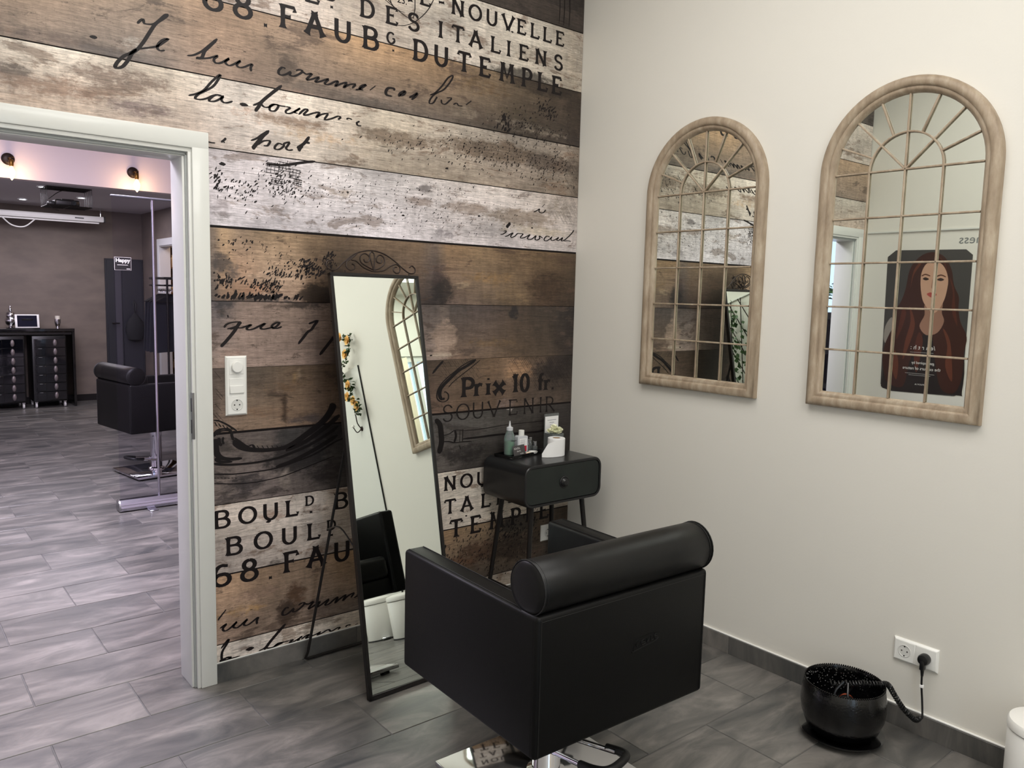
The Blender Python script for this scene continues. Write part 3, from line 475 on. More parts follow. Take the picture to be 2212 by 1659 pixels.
PY = -0.0034
LAYER = [0]
def pl(u, v): return (u, PY - .00004 * LAYER[0], v)
_ribbon = ribbon
def ribbon(*a, **k):
    LAYER[0] = (LAYER[0] + 1) % 12
    return _ribbon(*a, **k)
STROKES={'hand':[(0.0055,[(-2.0566,2.3725),(-2.0448,2.3859),(-2.0374,2.3898),(-2.0345,2.3786),(-2.0197,2.3783),(-2.0026,2.3837),(-1.985,2.4007),(-1.9673,2.42),(-1.9553,2.425)]),(0.007,[(-1.9564,2.4237),(-1.9763,2.4049),(-1.9983,2.3847),(-2.0182,2.3521),(-2.0381,2.3175),(-2.0576,2.2897),(-2.0747,2.2732),(-2.0834,2.2565),(-2.0921,2.2419),(-2.1048,2.2254),(-2.1193,2.2173),(-2.1284,2.2198),(-2.1187,2.2387),(-2.0998,2.2596),(-2.0788,2.2735),(-2.0608,2.2901)]),(0.0055,[(-2.0608,2.2901),(-2.0279,2.3002),(-1.9956,2.3124),(-1.9781,2.3259),(-1.9626,2.3402),(-1.9592,2.3442),(-1.9735,2.339),(-1.9889,2.3236),(-1.9947,2.3071),(-1.9851,2.3004),(-1.9699,2.3046)]),(0.0055,[(-1.8969,2.3019),(-1.8741,2.3087),(-1.8464,2.3268),(-1.8228,2.3498),(-1.7919,2.3803)]),(0.007,[(-1.7919,2.3803),(-1.8229,2.3453),(-1.8371,2.3287),(-1.8467,2.3064),(-1.8606,2.3014),(-1.8606,2.298)]),(0.0055,[(-1.8606,2.2991),(-1.8352,2.3053),(-1.8165,2.3114),(-1.7905,2.3235),(-1.8048,2.308),(-1.798,2.2968),(-1.779,2.3017),(-1.75,2.3225),(-1.7646,2.3069),(-1.7552,2.2983),(-1.7407,2.3012),(-1.7088,2.3226),(-1.7236,2.3057),(-1.714,2.2983),(-1.6967,2.3028),(-1.6668,2.3192),(-1.6719,2.3064),(-1.6709,2.2925)]),(0.0055,[(-1.6985,2.3574),(-1.6887,2.3566)]),(0.0055,[(-1.895,2.1685),(-1.8697,2.1785),(-1.8417,2.196),(-1.8131,2.2309),(-1.7844,2.2593),(-1.7894,2.2445),(-1.8087,2.2156),(-1.8371,2.1945),(-1.8605,2.179),(-1.8723,2.1633),(-1.8539,2.1619),(-1.8305,2.1705),(-1.8092,2.1833),(-1.7902,2.1889),(-1.7784,2.1864)]),(0.0055,[(-1.7808,2.186),(-1.7997,2.1873),(-1.8188,2.1725),(-1.8237,2.1624),(-1.8048,2.1645),(-1.7857,2.1758),(-1.7736,2.1872),(-1.7809,2.1743),(-1.7715,2.1655),(-1.757,2.1679),(-1.74,2.1755)]),(0.0055,[(-1.6654,2.1736),(-1.6416,2.1865),(-1.6159,2.2088),(-1.5867,2.238),(-1.5539,2.2651)]),(0.008,[(-1.5539,2.2635),(-1.5867,2.235),(-1.6191,2.2053),(-1.6353,2.1876),(-1.6449,2.171),(-1.6578,2.1539)]),(0.0055,[(-1.6353,2.1846),(-1.6226,2.1747),(-1.6034,2.1778),(-1.5838,2.1902),(-1.5676,2.1883),(-1.5808,2.1679),(-1.6002,2.1663),(-1.6001,2.1814),(-1.5838,2.1908),(-1.561,2.1894),(-1.5379,2.1902)]),(0.0055,[(-1.5379,2.1902),(-1.5213,2.1883),(-1.538,2.1749),(-1.5348,2.1662),(-1.5148,2.1709),(-1.4809,2.1934),(-1.5047,2.1756),(-1.4912,2.1732)]),(0.0055,[(-1.4878,2.1691),(-1.4639,2.1915),(-1.4502,2.1922),(-1.4674,2.1723),(-1.4537,2.1729),(-1.4226,2.1857),(-1.4017,2.1907),(-1.4157,2.1696),(-1.3947,2.1839),(-1.3664,2.1916),(-1.3806,2.1672),(-1.3521,2.1748),(-1.3233,2.1889),(-1.3124,2.1858),(-1.3233,2.1761)]),(0.0055,[(-1.2869,2.1834),(-1.2758,2.1883),(-1.261,2.1858)]),(0.0055,[(-1.2274,2.1845),(-1.2405,2.1759),(-1.2348,2.167),(-1.2198,2.1676)]),(0.0055,[(-1.6747,2.0466),(-1.6525,2.0573),(-1.63,2.0756),(-1.6041,2.093)]),(0.009,[(-1.6058,2.0912),(-1.6268,2.0715),(-1.643,2.051),(-1.6591,2.0307),(-1.6687,2.0174)]),(0.0055,[(-1.6495,2.035),(-1.6303,2.0498),(-1.6109,2.0555),(-1.6012,2.0538),(-1.6111,2.0373),(-1.6272,2.0351)]),(0.0055,[(-1.5522,2.0484),(-1.5686,2.0507),(-1.5818,2.0382),(-1.5819,2.029),(-1.5655,2.0296),(-1.5489,2.0426),(-1.5455,2.0539),(-1.5255,2.0613),(-1.5322,2.048),(-1.539,2.0378),(-1.529,2.0314),(-1.5105,2.0354)]),(0.008,[(-1.4437,2.0931),(-1.4645,2.0666),(-1.4782,2.0553),(-1.4953,2.0436)]),(0.008,[(-1.4714,2.0563),(-1.4817,2.0455),(-1.4885,2.0336)]),(0.0055,[(-1.8299,2.0206),(-1.8182,2.0193),(-1.8048,2.0197)]),(0.0055,[(-1.7839,2.0255),(-1.7732,2.0343),(-1.7656,2.0427)]),(0.0055,[(-1.7748,2.0326),(-1.7719,2.0242)]),(0.01,[(-1.6182,1.9708),(-1.5857,1.9701),(-1.5494,1.973),(-1.5125,1.9821),(-1.4648,1.9943),(-1.4196,2.003)]),(0.006,[(-1.5381,2.3276),(-1.5512,2.3298),(-1.5643,2.3177),(-1.5657,2.3053),(-1.554,2.3015),(-1.5355,2.3086),(-1.5169,2.3219)]),(0.006,[(-1.5169,2.3207),(-1.5223,2.3087),(-1.5063,2.3068),(-1.4848,2.3183),(-1.4712,2.3307),(-1.482,2.3347),(-1.4982,2.3292)]),(0.006,[(-1.4712,2.3294),(-1.4549,2.3239),(-1.433,2.3293),(-1.455,2.3042),(-1.4386,2.3072),(-1.4025,2.3226),(-1.4193,2.3021),(-1.3998,2.3069),(-1.3632,2.3237),(-1.3801,2.303),(-1.3632,2.3023),(-1.3346,2.3189),(-1.3231,2.321),(-1.3346,2.3012),(-1.3145,2.3124),(-1.2854,2.3241),(-1.2985,2.3026),(-1.2766,2.3168),(-1.2471,2.3247),(-1.2618,2.3066)]),(0.006,[(-1.247,2.3028),(-1.2261,2.3104),(-1.1991,2.3308),(-1.2172,2.325),(-1.2291,2.3099),(-1.2111,2.3079)]),(0.006,[(-1.1823,2.313),(-1.1564,2.3347)]),(0.008,[(-1.0655,2.3337),(-1.0751,2.34),(-1.0972,2.3361),(-1.1081,2.3209),(-1.1033,2.3084),(-1.078,2.3075)]),(0.008,[(-1.0493,2.3125),(-1.0366,2.3281),(-1.0172,2.3383),(-1.0236,2.325),(-1.0429,2.3163)]),(0.007,[(-0.9972,2.3165),(-0.9776,2.3267),(-0.9562,2.3413),(-0.9676,2.3244),(-0.9856,2.3104)]),(0.005,[(-0.894,2.344),(-0.8669,2.3584),(-0.8329,2.3922),(-0.8022,2.4314),(-0.776,2.4461),(-0.7879,2.42),(-0.8222,2.3802),(-0.8566,2.3602),(-0.8803,2.3422),(-0.8953,2.3202),(-0.8935,2.3095),(-0.8765,2.3151),(-0.863,2.3341),(-0.8563,2.3436)]),(0.005,[(-0.8354,2.336),(-0.8316,2.3213),(-0.8141,2.32),(-0.7933,2.3375),(-0.7812,2.3509),(-0.8076,2.3478)]),(0.005,[(-0.7718,2.3256),(-0.7541,2.3343),(-0.7432,2.3262),(-0.7215,2.3269)]),(0.008,[(-0.7035,2.3356),(-0.6746,2.3577)])],'mid':[(0.0055,[(-1.7839,1.3604),(-1.7734,1.3719),(-1.7546,1.3788),(-1.7228,1.3807),(-1.7289,1.3694),(-1.7502,1.3602),(-1.7724,1.3552)]),(0.008,[(-1.7228,1.3807),(-1.7337,1.3648),(-1.7457,1.3462),(-1.7648,1.3231),(-1.7813,1.3047),(-1.7965,1.2899)]),(0.006,[(-1.762,1.3544),(-1.7385,1.359),(-1.7196,1.3589),(-1.7004,1.3646),(-1.6811,1.3705),(-1.6981,1.3576),(-1.691,1.3516),(-1.6716,1.355),(-1.6472,1.3668),(-1.6274,1.3751),(-1.6448,1.3596),(-1.635,1.3536),(-1.6177,1.3559),(-1.6027,1.3594),(-1.5852,1.3617),(-1.57,1.3774),(-1.5826,1.3774),(-1.6002,1.3666),(-1.5953,1.357),(-1.5777,1.3569),(-1.5599,1.3628)]),(0.006,[(-1.7694,1.4066),(-1.7672,1.3974)]),(0.007,[(-1.4496,1.3735),(-1.4322,1.3796),(-1.4121,1.3858),(-1.4269,1.3659),(-1.4377,1.3511),(-1.4537,1.3413),(-1.4723,1.3192),(-1.4934,1.2948)]),(0.008,[(-1.3327,1.3287),(-1.3563,1.3024),(-1.3756,1.28),(-1.4029,1.249)]),(0.006,[(-1.3535,1.3821),(-1.3397,1.3871)]),(0.0042,[(-0.4662,1.7781),(-0.4484,1.7839),(-0.4294,1.7944),(-0.4174,1.798),(-0.4315,1.7831),(-0.4241,1.7772),(-0.4048,1.7849),(-0.3906,1.797),(-0.3759,1.798),(-0.3561,1.7975),(-0.3704,1.7835),(-0.3653,1.7773),(-0.3432,1.7834),(-0.3111,1.7978),(-0.3281,1.7806),(-0.3178,1.7747),(-0.2978,1.7788),(-0.2731,1.7956),(-0.2801,1.78),(-0.2672,1.7742),(-0.2496,1.7838),(-0.2526,1.7951),(-0.229,1.7861)]),(0.0042,[(-0.1824,1.794),(-0.2035,1.7974),(-0.2187,1.7858),(-0.2183,1.7763),(-0.2026,1.7754),(-0.1821,1.7863),(-0.1694,1.7968),(-0.1768,1.7847),(-0.166,1.7786),(-0.1477,1.7846),(-0.1243,1.7968),(-0.137,1.7834),(-0.1236,1.7823),(-0.0974,1.7976),(-0.1075,1.7814),(-0.0887,1.7845),(-0.0623,1.8019),(-0.0385,1.8211),(-0.0215,1.84)]),(0.0042,[(-0.0886,1.7806),(-0.0643,1.7841),(-0.0396,1.7827)]),(0.0042,[(-0.4753,1.8022),(-0.4611,1.805),(-0.4609,1.7996),(-0.4773,1.7893),(-0.4938,1.7863)]),(0.01,[(-0.4358,1.8436),(-0.4475,1.8317),(-0.4592,1.8217)]),(0.0042,[(-0.2936,1.9053),(-0.2724,1.9146),(-0.2549,1.9237),(-0.2595,1.912),(-0.2439,1.9057),(-0.2261,1.911),(-0.2163,1.9233)]),(0.0042,[(-0.2225,1.9502),(-0.2399,1.9345)])],'eng':[(0.007,[(-0.8038,1.2054),(-0.8308,1.1819),(-0.8613,1.1506)]),(0.011,[(-0.621,1.2063),(-0.6703,1.1794),(-0.7189,1.1578),(-0.7626,1.1265),(-0.7979,1.0986),(-0.8172,1.0766),(-0.8207,1.0504),(-0.8086,1.0332),(-0.7928,1.0355)]),(0.004,[(-0.6377,1.2068),(-0.6991,1.1804),(-0.7391,1.1553),(-0.7826,1.1275),(-0.8176,1.0963),(-0.8346,1.0644),(-0.8322,1.0347),(-0.8044,1.0197),(-0.7767,1.0279),(-0.7732,1.0509),(-0.7894,1.0651),(-0.7972,1.0623)]),(0.003,[(-0.5957,1.2038),(-0.6452,1.1717),(-0.7022,1.1371),(-0.7502,1.1061),(-0.7738,1.0841)]),(0.004,[(-0.8134,0.8645),(-0.7657,0.8701),(-0.7336,0.8841),(-0.6842,0.8797)]),(0.006,[(-0.813,0.8378),(-0.769,0.8352),(-0.7365,0.8269),(-0.6913,0.8259),(-0.637,0.824)]),(0.007,[(-0.7336,0.8841),(-0.7269,0.8565),(-0.7365,0.8269)]),(0.004,[(-0.705,0.8849),(-0.7057,0.8239)]),(0.006,[(-0.6885,0.8852),(-0.6893,0.8291)]),(0.004,[(-0.6966,0.8774),(-0.5788,0.8773),(-0.4474,0.8836),(-0.2626,0.8845),(-0.1855,0.8837)]),(0.012,[(-0.6875,0.8392),(-0.5778,0.8391),(-0.4774,0.8403),(-0.2512,0.8323),(-0.1836,0.8355)]),(0.016,[(-0.8424,0.9432),(-0.8184,0.9181),(-0.8097,0.8775),(-0.807,0.8339),(-0.82,0.7851)]),(0.006,[(-0.7075,0.8105),(-0.6988,0.7925)]),(0.018,[(-1.3416,1.0493),(-1.3532,1.0207),(-1.3819,0.9855),(-1.4245,0.9545),(-1.4802,0.92),(-1.5213,0.8978),(-1.5617,0.8863),(-1.6275,0.8854),(-1.6915,0.8946),(-1.7289,0.911),(-1.7533,0.9358)]),(0.006,[(-1.7533,0.9358),(-1.7604,0.9563),(-1.7553,0.9682),(-1.7405,0.9694)]),(0.005,[(-1.7507,0.9455),(-1.7287,0.9285),(-1.7014,0.9082),(-1.6812,0.9112),(-1.6712,0.895)]),(0.005,[(-1.827,1.0184),(-1.808,1.0145),(-1.7769,0.9972),(-1.7405,0.9706)]),(0.008,[(-1.828,0.9577),(-1.8182,0.9739),(-1.8013,0.9822),(-1.7771,0.9813),(-1.7602,0.9687)]),(0.006,[(-1.816,0.9615),(-1.8062,0.9728),(-1.7893,0.9762),(-1.7699,0.9745)]),(0.008,[(-1.809,0.951),(-1.8069,0.9312),(-1.7974,0.9204)]),(0.005,[(-1.7921,0.9519),(-1.7947,0.9374),(-1.7901,0.9246)]),(0.014,[(-1.8234,0.9475),(-1.8215,0.9179),(-1.8171,0.8929),(-1.8005,0.8739),(-1.7666,0.8652),(-1.722,0.8639)]),(0.01,[(-1.8297,0.855),(-1.7912,0.8469),(-1.7422,0.8424),(-1.6666,0.8413),(-1.5886,0.8478),(-1.5351,0.8601),(-1.4527,0.8857),(-1.3676,0.9254),(-1.3212,0.9537)]),(0.006,[(-1.8303,0.8157),(-1.7551,0.8064),(-1.667,0.8056),(-1.5889,0.809),(-1.5081,0.8257),(-1.4247,0.8482),(-1.3387,0.8877),(-1.2916,0.9022)]),(0.004,[(-1.8309,0.7801),(-1.7556,0.7688),(-1.6803,0.764),(-1.5892,0.7702),(-1.5356,0.7791),(-1.453,0.8008),(-1.3387,0.8308)]),(0.014,[(-1.5484,0.8745),(-1.4665,0.9029),(-1.3819,0.9508),(-1.3154,0.9991)]),(0.014,[(-1.5888,0.8142),(-1.5217,0.8299),(-1.4247,0.8669),(-1.3241,0.9161)]),(0.01,[(-1.5214,0.8821),(-1.4526,0.9121),(-1.3819,0.9535)]),(0.01,[(-1.8246,0.8741),(-1.8032,0.8594),(-1.7593,0.8544)]),(0.005,[(-1.8305,0.801),(-1.8234,0.7993)]),(0.005,[(-1.8174,0.7993),(-1.8102,0.7976)]),(0.005,[(-1.8041,0.7976),(-1.7969,0.7959)]),(0.005,[(-1.7908,0.7959),(-1.7835,0.7942)]),(0.005,[(-1.7774,0.7942),(-1.7701,0.7925)]),(0.005,[(-1.7639,0.7925),(-1.7565,0.7908)]),(0.005,[(-1.7503,0.7908),(-1.7429,0.7891)]),(0.004,[(-1.7014,0.9107),(-1.694,0.8974)]),(0.004,[(-1.6825,0.9088),(-1.675,0.8954)]),(0.004,[(-1.6634,0.9069),(-1.6558,0.8934)]),(0.004,[(-1.6442,0.905),(-1.6365,0.8914)]),(0.004,[(-1.6248,0.903),(-1.6171,0.8894)]),(0.004,[(-1.6052,0.901),(-1.5975,0.8874)]),(0.004,[(-1.5855,0.899),(-1.5777,0.8854)]),(0.004,[(-1.5656,0.897),(-1.5577,0.8833)]),(0.004,[(-1.5456,0.895),(-1.5376,0.8812)]),(0.005,[(-1.8224,1.0108),(-1.8155,0.9956)]),(0.005,[(-1.8081,1.0042),(-1.8011,0.991)]),(0.005,[(-1.7938,0.9977),(-1.7867,0.9863)]),(0.005,[(-1.7794,0.9911),(-1.7722,0.9816)]),(0.005,[(-1.7649,0.9844),(-1.7576,0.9769)])]}
# glyphs of the printed capitals: strokes in a unit box
def arc(cx, cz, rx_, rz_, a0, a1, n=14): return [(cx + rx_ * math.cos(math.radians(a0 + (a1 - a0) * i / n)), cz + rz_ * math.sin(math.radians(a0 + (a1 - a0) * i / n))) for i in range(n + 1)]
GL = {
 'B': (.8, [[(.12, 0), (.12, 1)], [(.05, .97), (.45, .97)] + arc(.45, .75, .27, .22, 90, -90, 8) + [(.15, .53)], [(.15, .53), (.45, .53)] + arc(.48, .27, .32, .26, 90, -90, 8) + [(.03, .03)]]),
 'O': (1.0, [arc(.5, .5, .44, .46, 0, 360, 24)]),
 'U': (.9, [[(.14, 1), (.14, .4)] + arc(.47, .36, .33, .33, 180, 360, 10) + [(.80, .4), (.80, 1)]]),
 'L': (.75, [[(.15, 1), (.15, 0)], [(.04, .05), (.72, .05), (.74, .24)]]),
 'D': (.9, [[(.14, 0), (.14, 1)], [(.04, .96), (.38, .96)] + arc(.40, .5, .42, .46, 90, -90, 12) + [(.04, .04)]]),
 'E': (.75, [[(.15, 0), (.15, 1)], [(.04, .95), (.68, .95), (.70, .80)], [(.15, .52), (.52, .52)], [(.04, .05), (.70, .05), (.73, .22)]]),
 'N': (.95, [[(.13, 0), (.13, 1)], [(.13, .98), (.80, .03)], [(.80, 0), (.80, 1)]]),
 'V': (1.0, [[(.04, 1), (.50, .02)], [(.50, .02), (.96, 1)]]),
 'S': (.8, [[(.74, .80)] + arc(.42, .74, .28, .22, 20, 265, 12) + arc(.42, .26, .31, .25, 80, -165, 12)]),
 'I': (.35, [[(.17, 0), (.17, 1)]]),
 'T': (.85, [[(.42, 0), (.42, .98)], [(.03, .80), (.05, .95), (.80, .95), (.82, .80)]]),
 'A': (1.0, [[(.06, 0), (.47, 1)], [(.44, 1), (.90, 0)], [(.22, .34), (.74, .34)]]),
 'M': (1.05, [[(.10, 0), (.18, 1)], [(.18, 1), (.50, .22), (.82, 1)], [(.82, 1), (.92, 0)]]),
 'P': (.75, [[(.14, 0), (.14, 1)], [(.04, .96), (.42, .96)] + arc(.42, .70, .28, .25, 90, -90, 8) + [(.14, .45)]]),
 'F': (.75, [[(.15, 0), (.15, 1)], [(.04, .95), (.70, .95), (.73, .76)], [(.15, .52), (.54, .52)]]),
 'G': (.9, [arc(.48, .5, .40, .46, 45, 345, 18), [(.84, .30), (.84, .48), (.62, .48)]]),
 '6': (.85, [[(.72, .92)] + arc(.46, .5, .38, .46, 70, 190, 8) + arc(.44, .30, .36, .27, 170, 530, 18)]),
 '8': (.85, [arc(.44, .27, .36, .26, 90, 450, 18), arc(.44, .76, .27, .22, 90, 450, 16)]),
 '.': (.2, [[(.02, .07), (.18, .07)]]), '-': (.5, [[(.05, .48), (.45, .52)]]),
 'R': (.85, [[(.14, 0), (.14, 1)], [(.04, .96), (.40, .96)] + arc(.40, .72, .27, .23, 90, -90, 8) + [(.14, .48)], [(.36, .48), (.82, 0)]]),
 'r': (.6, [[(.15, 0), (.15, .62)], [(.15, .45), (.35, .60), (.50, .55)]]),
 'i': (.35, [[(.17, 0), (.17, .62)], [(.17, .80), (.17, .90)]]),
 'x': (.8, [[(.04, .62), (.72, 0)], [(.72, .62), (.04, 0)]]),
 '1': (.4, [[(.22, 0), (.22, 1)], [(.02, .80), (.22, .98)]]),
 '0': (.7, [arc(.33, .5, .25, .48, 0, 360, 20)]),
 'f': (.45, [[(.17, 0), (.17, .80)] + arc(.33, .80, .16, .16, 180, 60, 5), [(.0, .60), (.38, .60)]]),
}
def stroke(g, Q, w, fw_):
    LAYER[0] = (LAYER[0] + 1) % 12
    N = len(Q); A, B2 = [], []
    for i in range(N):
        p0, p1 = Q[max(i - 1, 0)], Q[min(i + 1, N - 1)]
        if N > 3 and Q[0] == Q[-1] and i in (0, N - 1): p0, p1 = Q[-2], Q[1]
        tx, tz = p1[0] - p0[0], p1[1] - p0[1]; l = math.hypot(tx, tz) or 1; tx, tz = tx / l, tz / l
        ww = w * (fw_[i] if fw_ else (.62 + .42 * abs(tz))) / 2
        A.append(pl(Q[i][0] - tz * ww, Q[i][1] + tx * ww)); B2.append(pl(Q[i][0] + tz * ww, Q[i][1] - tx * ww))
    g.raw(A + B2, [(i, i + 1, N + i + 1, N + i) for i in range(N - 1)])
def word(name, items, lw, wx=1.0, m=M_ink):
    """items: (char, x centre, base z, height)"""
    g = G()
    for ch, xc, zb_, h in items:
        w_, st = GL[ch]
        for s_ in st:
            Q = [(xc + (a - w_ / 2) * h * wx, zb_ + b * h) for a, b in s_]
            if len(Q) == 2:
                (ax, az), (bx, bz) = Q; Q = [(ax + (bx - ax) * t, az + (bz - az) * t) for t in (0, .10, .22, .78, .90, 1)]
                fw_ = (1.9, 1.25, 1, 1, 1.25, 1.9)
            else: fw_ = None
            stroke(g, Q, lw * 1.22 * h * (1.0 if abs(Q[0][1] - Q[-1][1]) > .3 * h or fw_ is None else .62), fw_)
    return g.obj(name, m, wall_back, smooth=False, norm=False)
A_ = [('B', -1.803), ('O', -1.703), ('U', -1.613), ('L', -1.525), ('B', -1.309), ('O', -1.212), ('N', -1.115), ('N', -1.018), ('E', -.923), ('-', -.841), ('N', -.755), ('O', -.662), ('U', -.571), ('V', -.476), ('E', -.397), ('L', -.316), ('L', -.238), ('E', -.157)]
B_ = [('B', -1.759), ('O', -1.642), ('U', -1.536), ('L', -1.432), ('D', -1.195), ('E', -1.084), ('S', -.980), ('I', -.843), ('T', -.753), ('A', -.655), ('L', -.546), ('I', -.469), ('E', -.380), ('N', -.273), ('S', -.163)]
C_ = [('6', -1.806), ('8', -1.700), ('F', -1.530), ('A', -1.418), ('U', -1.305), ('B', -1.181), ('D', -.943), ('U', -.840), ('T', -.717), ('E', -.604), ('M', -.474), ('P', -.357), ('L', -.260), ('E', -.169)]
for dz in (0.0, 2.095):
    word('lettering', [(c, x, .606 + dz, .066) for c, x in A_] + [('D', -1.448, .639 + dz, .040), ('.', -1.442, .606 + dz, .066)], .17, 1.05)
    word('lettering', [(c, x, .494 + dz, .069) for c, x in B_] + [('D', -1.352, .520 + dz, .043), ('.', -1.350, .494 + dz, .066)], .17, 1.05)
    word('lettering', [(c, x, .378 + dz, .084) for c, x in C_] + [('G', -1.087, .418 + dz, .046), ('.', -1.615, .366 + dz, .08), ('.', -1.075, .39 + dz, .06)], .17, .95)
word('lettering', [('P', -.665, 1.034, .090), ('r', -.601, 1.035, .092), ('i', -.545, 1.037, .088), ('x', -.478, 1.040, .086), ('1', -.380, 1.040, .088), ('0', -.318, 1.040, .086), ('f', -.214, 1.040, .084), ('r', -.170, 1.040, .080), ('.', -.135, 1.040, .08)], .19, 1.05)
word('lettering', [(c, x, .928, .078) for c, x in zip('SOUVENIR', (-.777, -.690, -.605, -.508, -.392, -.290, -.212, -.150))], .085, 1.0)
t23 = textmesh('23.', 0.040, bold=0.0004); link_mesh('lettering', t23, M_ink, wall_back, (-1.035, PY, 2.695), (PI / 2, 0, 0))
g = G()
for s_ in ([(-1.10, 2.76), (-1.09, 2.68), (-1.06, 2.655), (-.98, 2.64), (-.975, 2.79)], [(-1.16, 2.79), (-1.12, 2.70), (-1.07, 2.66)], [(-.86, 2.79), (-.90, 2.70), (-.96, 2.635), (-1.02, 2.60), (-1.08, 2.59)], [(-1.14, 2.69), (-1.06, 2.655), (-1.02, 2.650)], [(-1.2, 2.73), (-1.13, 2.73)], [(-1.2, 2.745), (-1.13, 2.745)], [(-1.2, 2.70), (-1.12, 2.705)]):
    ribbon(g, s_, .0035, pl, 3)
for z in (0.0, 1.0):   # hatched frame at the top corner
    for a in (-.10, -.135, -.165): ribbon(g, [(a, 2.80), (a + .003, 2.88), (a - .002, 2.95)], .004, pl, 2)
ribbon(g, [(-.18, 2.815), (-.09, 2.815)], .004, pl)
g.obj('stamp_print', M_ink, wall_back, smooth=False, norm=False)

for key, nm, reps in (('hand', 'handwriting', (0.0, -2.098)), ('mid', 'handwriting', (0.0,)), ('eng', 'engraving', (0.0,))):
    for dz in reps:
        g = G()
        for w_, P in STROKES[key]:
            if dz and min(p[1] for p in P) + dz < 0.083: 
                P = [(a, max(b, 0.083 - dz)) for a, b in P if b + dz > 0.07]
                if len(P) < 2: continue
            if dz and max(p[0] for p in P) < -1.83: continue
            if dz: P = [p for p in P if p[0] > -1.829]
            if len(P) < 2: continue
            ribbon(g, [(a, b + dz) for a, b in P], w_ * 1.4, pl, 4)
        g.obj(nm, M_ink if key != 'eng' else M_inkgrey, wall_back, smooth=False, norm=False)
# hatching of the engraving
g = G()
def hatch(x0, x1, z0, z1, step, ln, w_, dx=0.8, keep=0.8):
    x = x0 - (z1 - z0)
    while x < x1:
        z = z1
        while z > z0:
            xs = x + (z1 - z) * dx
            l = ln * random.uniform(.5, 1.3)
            if x0 < xs < x1 and xs + l * dx < x1 and z - l > z0 and random.random() < keep: ribbon(g, [(xs, z), (xs + l * dx, z - l)], w_, pl, 0, .4, False)
            z -= l + 0.008
        x += step
hatch(-.42, -.004, 1.03, 1.205, .012, .05, .0032)
hatch(-.83, -.60, 1.10, 1.205, .012, .03, .0028, 0.8, .6)
hatch(-1.829, -1.785, .98, 1.20, .012, .03, .0030)
hatch(-.17, -.004, 1.86, 1.995, .011, .045, .0030)
hatch(-.11, -.004, 2.01, 2.32, .011, .035, .0026, 0.8, .55)
g.obj('hatching', M_ink, wall_back, smooth=False, norm=False)
# broken ink flecks
g = G()
def fleck(x, z, s_, slant=1.0):
    s_ *= 1.3; a = random.uniform(-.5, .5) + slant; ux, uz = math.cos(a), math.sin(a); l = s_ * random.uniform(.5, 1.6); w_ = s_ * random.uniform(.25, .6); P = []
    for k in range(6):
        t = 2 * PI * k / 6; r = random.uniform(.6, 1.15); P.append((math.cos(t) * l * r, math.sin(t) * w_ * r))
    LAYER[0] = (LAYER[0] + 1) % 12
    g.raw([(x + p * ux - q_ * uz, PY - .00004 * LAYER[0], z + p * uz + q_ * ux) for p, q_ in P], [tuple(range(6))])
clusters = [(-.9, 1.86, .5, .07, 120, .0032), (-.45, 2.18, .4, .07, 120, .0036), (-1.44, 1.575, .05, .02, 30, .007), (-1.55, 1.90, .10, .055, 150, .0042), (-1.72, 1.86, .08, .04, 60, .0045), (-1.80, 1.89, .02, .04, 25, .006), (-1.35, 1.90, .20, .06, 70, .003), (-.95, 1.95, .35, .03, 70, .003), (-1.15, 1.80, .35, .05, 70, .003), (-.6, 1.85, .4, .08, 60, .003),
  (-.55, 2.13, .30, .08, 190, .0042), (-.2, 2.12, .16, .08, 110, .0045), (-.35, 2.30, .18, .06, 150, .0045), (-.22, 2.39, .07, .03, 70, .0055), (-1.0, 2.12, .18, .05, 45, .004), (-.48, 2.28, .03, .03, 14, .011),
  (-1.45, 1.60, .07, .025, 70, .0055), (-1.55, 1.565, .10, .02, 60, .005), (-1.36, 1.63, .03, .03, 40, .0055), (-1.63, 1.52, .07, .02, 70, .006), (-1.78, 1.53, .04, .02, 35, .006), (-1.72, 1.67, .08, .025, 30, .0045), (-1.65, 1.475, .13, .006, 60, .010), (-1.6, 1.62, .14, .07, 60, .003),
  (-.60, .29, .24, .09, 200, .0045), (-.35, .36, .14, .07, 120, .006), (-.35, .2, .2, .06, 80, .0045)]
for cx, cz, sx_, sz_, n_, s_ in clusters:
    for _ in range(n_):
        x, z = random.gauss(cx, sx_ * .6), random.gauss(cz, sz_ * .6)
        if -1.825 < x < -.008 and .085 < z < 2.9: fleck(x, z, s_)
for (x0_, z0_, w_, h_) in ((-1.62, 1.94, .06, .05), (-1.57, 1.955, .05, .04), (-1.53, 1.93, .05, .045), (-1.60, 1.90, .05, .03), (-1.51, 1.905, .035, .03)):   # broken brick pattern of the stamp
    for k in range(4):
        ribbon(g, [(x0_, z0_ + k * h_ / 4), (x0_ + w_, z0_ + k * h_ / 4 - .004)], .0035, pl, 0, 0.6, False)
        xx = x0_ + w_ * (k + .3) / 4; ribbon(g, [(xx, z0_), (xx + .004, z0_ + h_ * .75)], .003, pl, 0, .6, False)
fl = g.obj('ink_flecks', M_ink, wall_back, smooth=False, norm=False); fl['kind'] = 'stuff'
